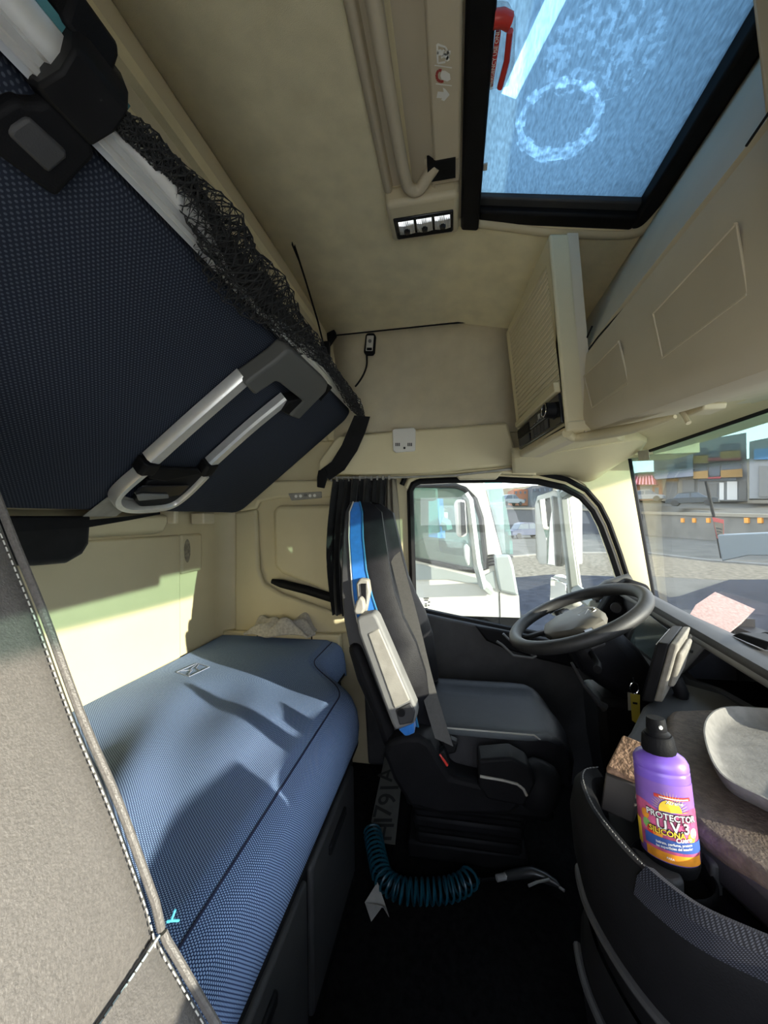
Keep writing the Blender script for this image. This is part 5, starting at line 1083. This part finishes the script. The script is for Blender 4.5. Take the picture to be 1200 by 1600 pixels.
mb = MB(); mb.tube([P(u, v, z=.032) for u, v in [(790, 1369), (810, 1365), (832, 1363), (850, 1370), (868, 1380), (876, 1387)]], [.013, .015, .017, .015, .010, .004], n=10); o = mb.build('blow_gun', mat('gun_grey', (.10, .10, .10), .35, metal=.6), ah)
mb = MB(); mb.tube([P(u, v, z=.05) for u, v in [(826, 1384), (840, 1378), (858, 1374)]], .004, n=8); mb.build('trigger', 'alu', o)
mb = MB(); mb.tube([P(874, 1386, z=.032), P(882, 1392, z=.032)], .004, n=8); mb.build('nozzle', 'alu', o)
# licence plate leaning on the seat base
lp = thing('licence_plate', 'white licence plate with black numerals lying by the seat base', 'licence plate', P(595, 1260, x=1.30))
q_ = [P(606, 1178, x=1.60), P(630, 1225, x=1.50), P(618, 1315, x=1.27), P(592, 1312, x=1.27), P(580, 1285, x=1.31)]
PL0, PL1, PL2 = P(603, 1190, z=.10), P(581, 1283, z=.03), P(616, 1318, z=.03)
pn = (PL1 - PL0).cross(PL2 - PL0).normalized()
if pn.z < 0: pn = -pn
ppx = lambda u, v: PP(u, v, PL0, pn)
mb = MB(); mb.slab([ppx(u, v) for u, v in [(601, 1182), (627, 1222), (626, 1236), (617, 1319), (590, 1316), (580, 1284)]], pn * -.003); mb.build('plate', 'plate_white', lp)
la = (ppx(590, 1300) - ppx(612, 1200)).normalized(); lbv = pn.cross(la)
if lbv.dot(ppx(640, 1250) - ppx(600, 1250)) > 0: lbv = -lbv
for ch, (u, v), sz in (('A', (604, 1211), .10), ('1', (610, 1231), .115), ('9', (606.5, 1249), .105), ('7', (600, 1268), .105), ('1', (600, 1282), .105), ('H', (602, 1300), .095)):
    mb = MB(); text_on(mb, ch, sz, ppx(u, v) + pn * .0012, -la, -lbv if False else lbv, bold=.001); mb.build('character', 'ink', lp, smooth=False)
mb = MB(); pp_ = [P(u, v, z=.012) for u, v in [(570, 1410), (590, 1388), (604, 1420), (608, 1433), (598, 1424), (580, 1440)]]
pp_[1].z += .02; pp_[4].z += .015; mb.add(pp_, [(0, 1, 2, 4), (0, 4, 5), (2, 3, 4)]); mb.build('paper_scrap', 'paper', solid=.001, smooth=False, label='torn white paper scrap lying on the black floor', cat='paper')
for k, (u, v) in enumerate([(769, 1331), (700, 1430), (660, 1480), (560, 1500), (850, 1300), (1010, 1520)]):
    pass

# ================================================================== OUTSIDE
GZ = -1.35
mb = MB(); mb.box((-120, -260, GZ - .3), (300, 120, GZ)); mb.build('ground', 'asphalt', kind=S)
def G(u, v, dz=.0): return P(u, v, z=GZ + dz)
mb = MB(); mb.slab([G(780, 905), G(860, 898), G(985, 902), G(1046, 934), G(1062, 932), G(1140, 906), G(1330, 905), V((4.5, -12, GZ)), V((2.0, -4, GZ)), V((2.0, 3, GZ)), V((9, 3, GZ))], (0, 0, .012)); mb.build('dark_ground_patch', 'asphalt_dark', kind=S)  # ground near the truck drawn darker than the rest
mb = MB(); mb.slab([G(795, 905), G(800, 872), G(870, 866), G(1010, 866), G(1110, 878), G(1330, 895), G(1330, 907), G(1140, 907), G(1010, 900), G(860, 898)], (0, 0, .006)); mb.build('gravel_strip', 'gravel', kind='stuff', label='loose gravel strip across the yard outside the windshield', cat='gravel')
mb = MB(); mb.tube([G(800, 871), G(870, 865), G(1010, 865), G(1110, 877), G(1330, 894)], .12, n=6); mb.build('kerb', 'concrete', kind=S)

mb = MB(); mb.box((-60, -40, GZ), (1.6, 40, GZ + .01)); mb.build('bounce_ground', 'yard', kind=S)  # unseen pale slab added to bounce light into the cab

# retaining wall and raised street behind it
WA = [P(700, 832, z=GZ), P(900, 834, z=GZ), P(1005, 836, z=GZ), P(1205, 851, z=GZ), P(1420, 885, z=GZ)]
rwl = thing('retaining_wall', 'long weathered concrete retaining wall with pale coping outside', 'retaining wall', WA[3])
def walltop(p, u): d = (p - CAM); return None
tops = [P(700, 795, x=WA[0].x), P(900, 797, x=WA[1].x), P(1005, 803, x=WA[2].x), P(1205, 809, x=WA[3].x), P(1420, 818, x=WA[4].x)]
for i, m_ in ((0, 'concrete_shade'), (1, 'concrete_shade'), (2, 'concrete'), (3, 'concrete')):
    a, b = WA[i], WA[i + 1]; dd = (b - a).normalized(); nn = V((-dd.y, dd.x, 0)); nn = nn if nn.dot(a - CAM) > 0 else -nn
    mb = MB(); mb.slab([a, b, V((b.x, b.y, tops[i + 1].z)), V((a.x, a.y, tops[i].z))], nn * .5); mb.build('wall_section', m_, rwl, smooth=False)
    mb = MB(); q0, q1 = V((a.x, a.y, tops[i].z)), V((b.x, b.y, tops[i + 1].z)); mb.slab([q0 - nn * .15, q1 - nn * .15, q1 - nn * .15 + V((0, 0, .28)), q0 - nn * .15 + V((0, 0, .28))], nn * .8); mb.build('coping', 'cream_wall', rwl, smooth=False)
for u in (1066, 1084, 1106, 1166, 1187):
    c = PP(u, 813, WA[2], (WA[3] - WA[2]).cross(V((0, 0, 1)))); mb = MB(); mb.box(c - V((.35, .35, .22)), c + V((.1, .1, .22))); mb.build('orange_marker', 'label_orange', rwl)
AZ = math.radians(33); DV = V((math.cos(AZ), -math.sin(AZ), 0)); DS = V((-math.sin(AZ), -math.cos(AZ), 0))
def PO(u, v, dist): return PP(u, v, CAM + DV * dist, DV)
mb = MB(); mb.slab([tops[2] + DV * .4, tops[3] + DV * .4, tops[4] + DV * .4, PO(1420, 782, 64), PO(980, 780, 64)], (0, 0, -.2)); mb.build('street', 'asphalt', kind=S, smooth=False)
DB = 60.0
def block(par, name, m_, px, d=DB, th=4.0, bev=0): mb = MB(); mb.slab([PO(u, v, d) for u, v in px], DV * th); return mb.build(name, m_, par, smooth=False, bevel=bev)
def rect(u0, v0, u1, v1, sl=-.08): return [(u0, v0), (u1, v0 + sl * (u1 - u0)), (u1 , v1 + sl * .3 * (u1 - u0)), (u0, v1)]
sh = thing('corner_shop', 'small orange corner shop with striped red awning', 'shop', PO(1010, 780, DB))
block(sh, 'wall', 'orange_house', rect(986, 746, 1036, 782)); mb = MB(); mb.slab([PO(u, v, DB - 2.0) for u, v in [(984, 757), (990, 745), (1000, 741), (1016, 741), (1024, 750), (1025, 757)]], DV * 2.1); aw = mb.build('awning', 'red_awning', sh, smooth=False)
for k in range(7): mb = MB(); mb.slab([PO(u, v, DB - 2.05) for u, v in [(987 + k * 5.4, 757), (992 + k * 4.2, 742.5), (993.4 + k * 4.2, 742.5), (989 + k * 5.4, 757)]], DV * .05); mb.build('awning_stripe', 'pink', aw, smooth=False)
block(sh, 'window', 'pale_wall', rect(1000, 760, 1019, 774), DB - .1, .1); block(sh, 'door', 'house_glass', rect(1023, 762, 1029, 781), DB - .1, .1)
gh = thing('grey_house', 'grey two storey house with white garage doors below', 'house', PO(1050, 780, DB))
block(gh, 'upper_storey', 'grey_house', [(1021, 714), (1082, 706), (1083, 744), (1022, 749)], DB - 1.2, 5); block(gh, 'lower_storey', 'cream_wall', rect(1034, 748, 1090, 783)); 
for r in ((1025, 719, 1040, 734), (1055, 713, 1072, 731), (1043, 717, 1051, 723)):
    o = block(gh, 'window', 'house_glass', rect(*r), DB - 1.3, .15)
    for k in range(1, 4 if r[2] - r[0] > 10 else 2): x = r[0] + (r[2] - r[0]) * k / 4; mb = MB(); mb.slab([PO(a, b, DB - 1.4) for a, b in [(x - .5, r[1] - .5), (x + .5, r[1] - .5), (x + .5, r[3] - 1), (x - .5, r[3] - 1)]], DV * .1); mb.build('glazing_bar', 'grey_house', o, smooth=False)
for r in ((1041, 754, 1058, 781), (1066, 750, 1085, 779)): block(gh, 'garage_door', 'garage', rect(*r, sl=0), DB - .15, .12)
block(gh, 'sign_band', 'yellow_house', rect(1041, 747, 1060, 752), DB - .2, .1)
yh = thing('yellow_building', 'tall building with yellow balcony bands and glazed floors', 'building', PO(1130, 780, DB))
block(yh, 'wall', 'pale_wall', [(1083, 690), (1166, 676), (1168, 783), (1084, 783)], DB, 6)
for r in ((1083, 713, 1106, 724), (1125, 706, 1157, 717), (1083, 737, 1106, 748), (1126, 735, 1160, 746)): block(yh, 'balcony_band', 'yellow_house', rect(*r), DB - .9, .8)
for r in ((1106, 716, 1126, 720), (1126, 717.5, 1158, 719.5), (1106, 746, 1126, 748)): block(yh, 'red_band', 'red_awning', rect(*r), DB - .95, .8)
for r in ((1084, 701, 1105, 711), (1107, 705, 1125, 715), (1126, 694, 1156, 704), (1085, 726, 1105, 736), (1108, 724, 1125, 744), (1127, 722, 1158, 734)): block(yh, 'window', 'house_glass', rect(*r), DB - .2, .15)
for r in ((1092, 752, 1104, 781), (1108, 756, 1120, 781), (1124, 754, 1131, 781), (1136, 752, 1152, 781), (1155, 752, 1166, 781)): block(yh, 'shop_door', 'white_plastic' if r[0] in (1124, 1136) else 'garage', rect(*r, sl=0), DB - .2, .15)
for r, t_ in (((1093, 746, 1150, 751), None),): block(yh, 'shop_sign', 'house_glass', rect(*r, sl=0), DB - .4, .2)
wh = thing('workshop_building', 'pale workshop building with large grey shutter and blue sign', 'building', PO(1195, 780, DB - 6))
block(wh, 'wall', 'pale_wall', [(1171, 690), (1260, 672), (1260, 779), (1171, 779)], DB - 5, 6); block(wh, 'shutter', 'garage', rect(1186, 728, 1230, 776, 0), DB - 5.2, .2); block(wh, 'blue_sign', mat('sign_blue', (.07, .20, .38), .6), rect(1178, 702, 1230, 718), DB - 5.3, .2)
hs_ = MB(); hs_.slab([PO(u, v, 100) for u, v in [(930, 790), (960, 745), (1000, 738), (1060, 735), (1110, 725), (1180, 715), (1300, 700), (1300, 790)]], DV * 10); hs_.build('hill', 'hill', kind=S, smooth=False)

def car(name, base, yaw, L, H, matn, label, cat='car', wid=1.75):
    t = thing(name, label, cat, base); R = Matrix.Rotation(yaw, 3, 'Z')
    def Q(x, y, z): return V(base) + R @ V((x * L, y * wid / 2, z * H))
    low = [(-.5, .22), (-.49, .50), (-.40, .56), (-.22, .60), (.24, .60), (.44, .54), (.5, .46), (.5, .22)]
    mb = MB(); mb.loft([[Q(x, s, z) for x, z in low] for s in (-1, -.96, .96, 1)]); mb.build('body', matn, t, bevel=.03)
    cab = [(-.34, .58), (-.24, .93), (-.10, 1.0), (.12, .98), (.30, .58)]
    mb = MB(); mb.loft([[Q(x, s, z) for x, z in cab] for s in (-.86, .86)]); mb.build('cabin', 'house_glass', t, bevel=.03)
    mb = MB(); mb.loft([[Q(x, s, z) for x, z in [(-.235, .94), (-.10, 1.015), (.12, .995), (.13, .95), (-.23, .90)]] for s in (-.87, .87)]); mb.build('roof', matn, t)
    for s in (-1, 1):
        mb = MB(); mb.loft([[Q(x, s * .88, z) for x, z in [(-.01 - .012, .6), (-.01 - .012, .97), (-.01 + .012, .97), (-.01 + .012, .6)]], [Q(x, s * .84, z) for x, z in [(-.022, .6), (-.022, .97), (.002, .97), (.002, .6)]]]); mb.build('pillar', matn, t)
        for x in (-.31, .31):
            mb = MB(); mb.lathe([(.12, -.1), (.30, -.1), (.33, -.06), (.33, .06), (.30, .1), (.12, .1)], Q(x, s * .92, .33 / H), axis=R @ V((0, 1, 0)), n=18); mb.build('wheel', 'tyre', t)
    return t
car('parked_car', PO(1081, 789, 52) + V((0, 0, -.1)), math.atan2(DS.y, DS.x), 4.4, 1.45, 'car_dark', 'dark green car parked before the grey house')
car('parked_car', PO(1010, 784, 55), math.atan2(DS.y, DS.x), 3.6, 1.4, 'pale_wall', 'pale hatchback parked before the orange corner shop')
sv = G(822, 841); car('sports_utility_car', V((sv.x, sv.y, GZ)), -1.2, 4.4, 1.8, 'car_blue', 'dark blue utility car standing on the road beyond the mirror')

mb = MB(); mb.slab([tops[0] + V((.4, 0, 0)), tops[1] + V((.4, 0, 0)), tops[2] + V((.4, 0, 0)), PP(1000, 787, CAM + V((75, 0, 0)), V((1, 0, 0))), PP(690, 790, CAM + V((75, 0, 0)), V((1, 0, 0)))], (0, 0, -.2)); mb.build('street', 'asphalt', kind=S, smooth=False)
# solid post and board standing for a reflection; pale block in the yard
sg = thing('reflected_post', 'leaning post and brown board standing in for a windshield reflection', 'sign', G(1135, 880))
ds_ = 16.0
mb = MB(); mb.tube([PO(1103, 752, ds_), PO(1116, 810, ds_), PO(1128, 872, ds_)], .045, n=8); mb.build('post', 'charcoal', sg)
mb = MB(); mb.slab([PO(u, v, ds_ - .1) for u, v in [(1113, 808), (1131, 812), (1131, 844), (1120, 841)]], DV * .04); o = mb.build('board', 'red_dark', sg)
mb = MB(); mb.slab([PO(u, v, ds_ - .12) for u, v in [(1115, 815), (1130, 818), (1130, 842), (1121, 839)]], DV * .03); mb.build('board_face', 'gravel', o)
for k in range(3): mb = MB(); mb.slab([PO(u, v + k * 5, ds_ - .13) for u, v in [(1119 + k, 824), (1128, 826), (1128, 828), (1119 + k, 826)]], DV * .02); mb.build('print_line', 'ink', o)
cb = [PO(u, v, 15.5) for u, v in [(1121, 836), (1300, 828), (1300, 870), (1170, 868), (1128, 877)]]
mb = MB(); mb.slab(cb, DV * .6); mb.build('painted_slab', 'ceramic_pale', bevel=.03, label='pale blue painted slab standing behind the brown board', cat='slab')

# neighbouring white truck
XT = 3.3
nt_ = thing('white_truck', 'white truck cab parked alongside the driver window', 'truck', P(720, 930, x=XT))
wpx = [(643, 760), (712, 759), (726, 764), (742, 780), (752, 810), (760, 888), (743, 892), (687, 881), (643, 872)]
hole = [P(u, v, x=XT) for u, v in wpx]
outer_px = [(560, 700), (700, 700), (752, 700), (757, 760), (785, 866), (778, 925), (812, 1060), (560, 1060)]
outer = [P(u, v, x=XT) for u, v in [(540, 690), (748, 690), (755, 752), (784, 866), (800, 900), (811, 932), (815, 1010), (820, 1100), (540, 1100)]]
mb = MB(); mb.ring_slab(outer, hole, (.08, 0, 0)); mb.build('door_side', 'white_paint', nt_, smooth=False)
mb = MB(); mb.slab([p + V((.03, 0, 0)) for p in hole], (.005, 0, 0)); mb.build('side_window', 'teal_glass', nt_, smooth=False)
mb = MB(); mb.tube([p - V((.002, 0, 0)) for p in hole], .022, n=8, closed=True); mb.build('window_seal', 'black', nt_)
mb = MB(); mb.slab([P(u, v, x=XT - .03) for u, v in [(771, 867), (797, 867), (803, 886), (811, 932), (780, 924), (773, 888)]], (.06, 0, 0)); mb.build('corner_fairing', 'truck_grey', nt_, bevel=.02, smooth=False)
mb = MB(); mb.slab([P(u, v, x=XT - .01) for u, v in [(645, 880), (690, 889), (748, 904), (772, 892), (774, 920), (740, 912), (700, 905), (645, 906)]], (.02, 0, 0)); mb.build('reflection_band', 'truck_grey', nt_, smooth=False)  # grey slab painted in for a reflection on the white door
mb = MB(); mb.slab([P(757, 754, x=XT), P(779, 752, x=XT + .35), P(796, 845, x=XT + .42), P(797, 866, x=XT + .4), P(785, 865, x=XT)], (.03, -.03, 0)); mb.build('windshield_side', 'teal_glass', nt_, smooth=False)
mb = MB(); mb.slab([P(u, v, x=XT - .005) for u, v in [(780, 925), (781, 925), (785, 1060), (784, 1060)]], (.004, 0, 0)); mb.build('door_gap', 'black', nt_)
for k in range(4): mb = MB(); mb.slab([P(u, v + k * 5, x=XT - .02) for u, v in [(759, 868), (772, 866), (773, 868), (760, 871)]], (.02, 0, 0)); mb.build('air_slat', 'charcoal', nt_)
for k, (u0, u1, v) in enumerate([(662, 670, 934), (663, 669, 937), (664, 667, 943), (664, 667, 946), (669, 672, 940), (669, 671, 945), (665, 668, 950)]):
    mb = MB(); mb.slab([P(u, v + b, x=XT - .004) for u, b in [(u0, 0), (u1, 0), (u1, 1.6), (u0, 1.6)]], (.003, 0, 0)); mb.build('door_print', 'charcoal', nt_)
XF = XT + 2.2
mb = MB(); mb.ring_slab([V((XF, p.y, p.z)) for p in outer], [V((XF, p.y * 1.0, p.z)) for p in hole], (.05, 0, 0)); mb.build('far_side', 'dark_grey', nt_, smooth=False)
yf_ = min(p.y for p in outer); mb = MB(); mb.box((XT, -.25, 1.75), (XF, 1.4, 1.85)); mb.box((XT, -.55, GZ + .5), (XF, 1.4, .35)); mb.build('cab_shell', 'charcoal', nt_)
mb = MB(); mb.slab([P(u, v, x=XT + .7) for u, v in [(645, 850), (660, 842), (700, 846), (750, 850), (752, 900), (645, 900)]], (.5, 0, 0)); mb.build('dash_inside', 'dark_grey', nt_, bevel=.03)
mb = MB(); mb.slab([P(u, v, x=XT + .5) for u, v in [(643, 760), (683, 762), (684, 778), (677, 783), (643, 781)]], (.08, 0, 0)); mb.build('sun_visor', 'mid_grey', nt_, bevel=.02)
# its mirror arm and mirrors
mb = MB(); mb.tube([P(u, v, x=XT - .25) for u, v in [(726, 772), (733, 782), (739, 830), (745, 880), (754, 912)]] + [P(764, 920, x=XT)], .055, n=8, sq=.6); mb.build('mirror_arm', 'truck_grey', nt_)
mb = MB(); mb.slab([P(u, v, x=XT - .35) for u, v in [(709, 786), (714, 780), (727, 781), (730, 836), (720, 841), (713, 836)]], (.16, 0, 0)); o = mb.build('main_mirror', 'white_paint', nt_, bevel=.02)
mb = MB(); mb.slab([P(u, v, x=XT - .36) for u, v in [(719, 784), (726, 785), (729, 833), (721, 838)]], (.05, 0, 0)); mb.build('mirror_glass', 'black_gloss', o)
mb = MB(); mb.slab([P(u, v, x=XT - .35) for u, v in [(725, 854), (729, 850), (734, 856), (734, 882), (731, 885), (726, 872)]], (.12, 0, 0)); mb.build('wide_mirror', 'white_paint', nt_, bevel=.02)
# blue lorry seen through its windows
bl_ = thing('blue_lorry', 'blue lorry with large windshield standing beyond the white truck', 'truck', P(668, 900, x=7.5))
mb = MB(); mb.slab([P(u, v, x=7.5) for u, v in [(630, 745), (684, 745), (690, 838), (691, 1010), (630, 1010)]], (3, 0, 0)); mb.build('cab', 'blue_paint', bl_, bevel=.08)
mb = MB(); mb.slab([P(u, v, x=7.45) for u, v in [(638, 772), (683, 772), (687, 832), (640, 838)]], (.05, 0, 0)); mb.build('windshield', mat('lorry_glass', (.16, .30, .30), .2), bl_)
mb = MB(); mb.tube([P(u, v, x=7.4) for u, v in [(690, 815), (697, 818), (699, 828)]], .10, n=8); mb.build('mirror', 'truck_grey', bl_)
car('silver_car', PP(797, 790, CAM + V((66, 0, 0)), V((1, 0, 0))), -1.0, 4.6, 1.8, 'truck_grey', 'silver car on the raised street beyond the white truck')
# far town over the raised street
def far(u0, v0, u1, v1, d, m_, nm, lab, cat):
    t = thing(nm, lab, cat, PP(u0, v1, CAM + V((d, 0, 0)), V((1, 0, 0)))); F = lambda u, v, k=0: PP(u, v, CAM + V((d - k, 0, 0)), V((1, 0, 0)))
    mb = MB(); mb.slab([F(u0, v0), F(u1, v0 + .5), F(u1, v1), F(u0, v1)], (8, 0, 0)); mb.build('wall', m_, t, smooth=False)
    nx = max(2, int((u1 - u0) / 7))
    for i in range(nx):
        for j in range(2):
            a = u0 + (u1 - u0) * (i + .3) / nx; b = v0 + (v1 - v0) * (j + .3) / 2.2; mb = MB(); mb.slab([F(a, b, .1), F(a + 2.6, b, .1), F(a + 2.6, b + 4, .1), F(a, b + 4, .1)], (.1, 0, 0)); mb.build('window', 'house_glass', t, smooth=False)
    return t
far(803, 764, 831, 790, 70, 'orange_house', 'orange_building', 'orange brick building on the raised street beyond the mirror', 'building')
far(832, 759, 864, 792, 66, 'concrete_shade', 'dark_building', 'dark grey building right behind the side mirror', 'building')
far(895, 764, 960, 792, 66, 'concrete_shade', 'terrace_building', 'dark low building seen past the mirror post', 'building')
mb = MB(); mb.slab([PP(u, v, CAM + V((120, 0, 0)), V((1, 0, 0))) for u, v in [(600, 800), (640, 770), (760, 765), (800, 762), (860, 756), (960, 754), (1000, 760), (1000, 800)]], (10, 0, 0)); mb.build('hill', 'hill', kind=S, smooth=False)

# own truck's door mirrors
om = thing('side_mirror', 'white door mirror with large glass and grey post outside driver window', 'mirror', P(850, 885, x=2.2))
xo, xi = 2.36, 2.12
mg = [P(839, 782, x=xo), P(866, 776, x=xi), P(870, 884, x=xi), P(848, 880, x=xo)]
mn = (mg[1] - mg[0]).cross(mg[3] - mg[0]).normalized()
if mn.dot(CAM - mg[0]) < 0: mn = -mn
mo = [P(831, 790, x=xo + .02), P(836, 775, x=xo + .02), P(862, 766, x=xi), P(877, 772, x=xi), P(878, 883, x=xi), P(870, 886, x=xi), P(840, 882, x=xo + .02), P(833, 872, x=xo + .02)]
mb = MB(); mb.slab(mg, -mn * .01); mb.build('mirror_glass', 'mirror', om, smooth=False)
mb = MB(); mb.slab([p - mn * .012 for p in mo], -mn * .10); mb.build('housing', 'white_paint', om, bevel=.015)
mb = MB(); mb.slab([P(863, 774, x=xi - .01), P(872, 776, x=xi - .01), P(878, 800, x=xi - .01), P(879, 850, x=xi - .01), P(876, 884, x=xi - .01), P(869, 885, x=xi - .01)], (.03, 0, 0)); mb.build('inner_cover', 'mid_grey', om, bevel=.006)
mb = MB(); mb.slab([P(u, v, x=2.02) for u, v in [(873, 764), (885, 762), (889, 775), (897, 850), (908, 930), (892, 935), (886, 880), (880, 830)]], (.05, 0, 0)); mb.build('post', 'truck_grey', om, bevel=.01)
mb = MB(); mb.slab([P(u, v, x=2.05) for u, v in [(886, 764), (889, 775), (897, 850), (908, 930), (911, 930), (900, 850), (891, 772)]], (.05, 0, 0)); mb.build('post_edge', 'white_plastic', om)
g2 = [P(860, 902, x=xo - .05), P(884, 912, x=xi), P(886, 945, x=xi), P(858, 960, x=xo - .05)]; g2c = sum(g2, V()) / 4
mb = MB(); mb.slab(g2, -mn * .01); mb.build('wide_angle_glass', 'mirror', om, bevel=.01)
mb = MB(); mb.slab([g2c + (p - g2c) * 1.16 - mn * .012 for p in g2], -mn * .07); mb.build('wide_angle_housing', 'white_paint', om, bevel=.02)
mb = MB(); mb.tube([P(882, 772, x=2.05), V((1.87, P(882, 772, x=2.05).y, P(882, 772, x=2.05).z + .02))], .03, n=8); mb.build('mount_arm', 'truck_grey', om)
mb = MB(); mb.tube([P(898, 920, x=2.05), V((1.87, P(898, 920, x=2.05).y - .03, P(898, 920, x=2.05).z - .04))], .03, n=8); mb.build('mount_arm', 'truck_grey', om)
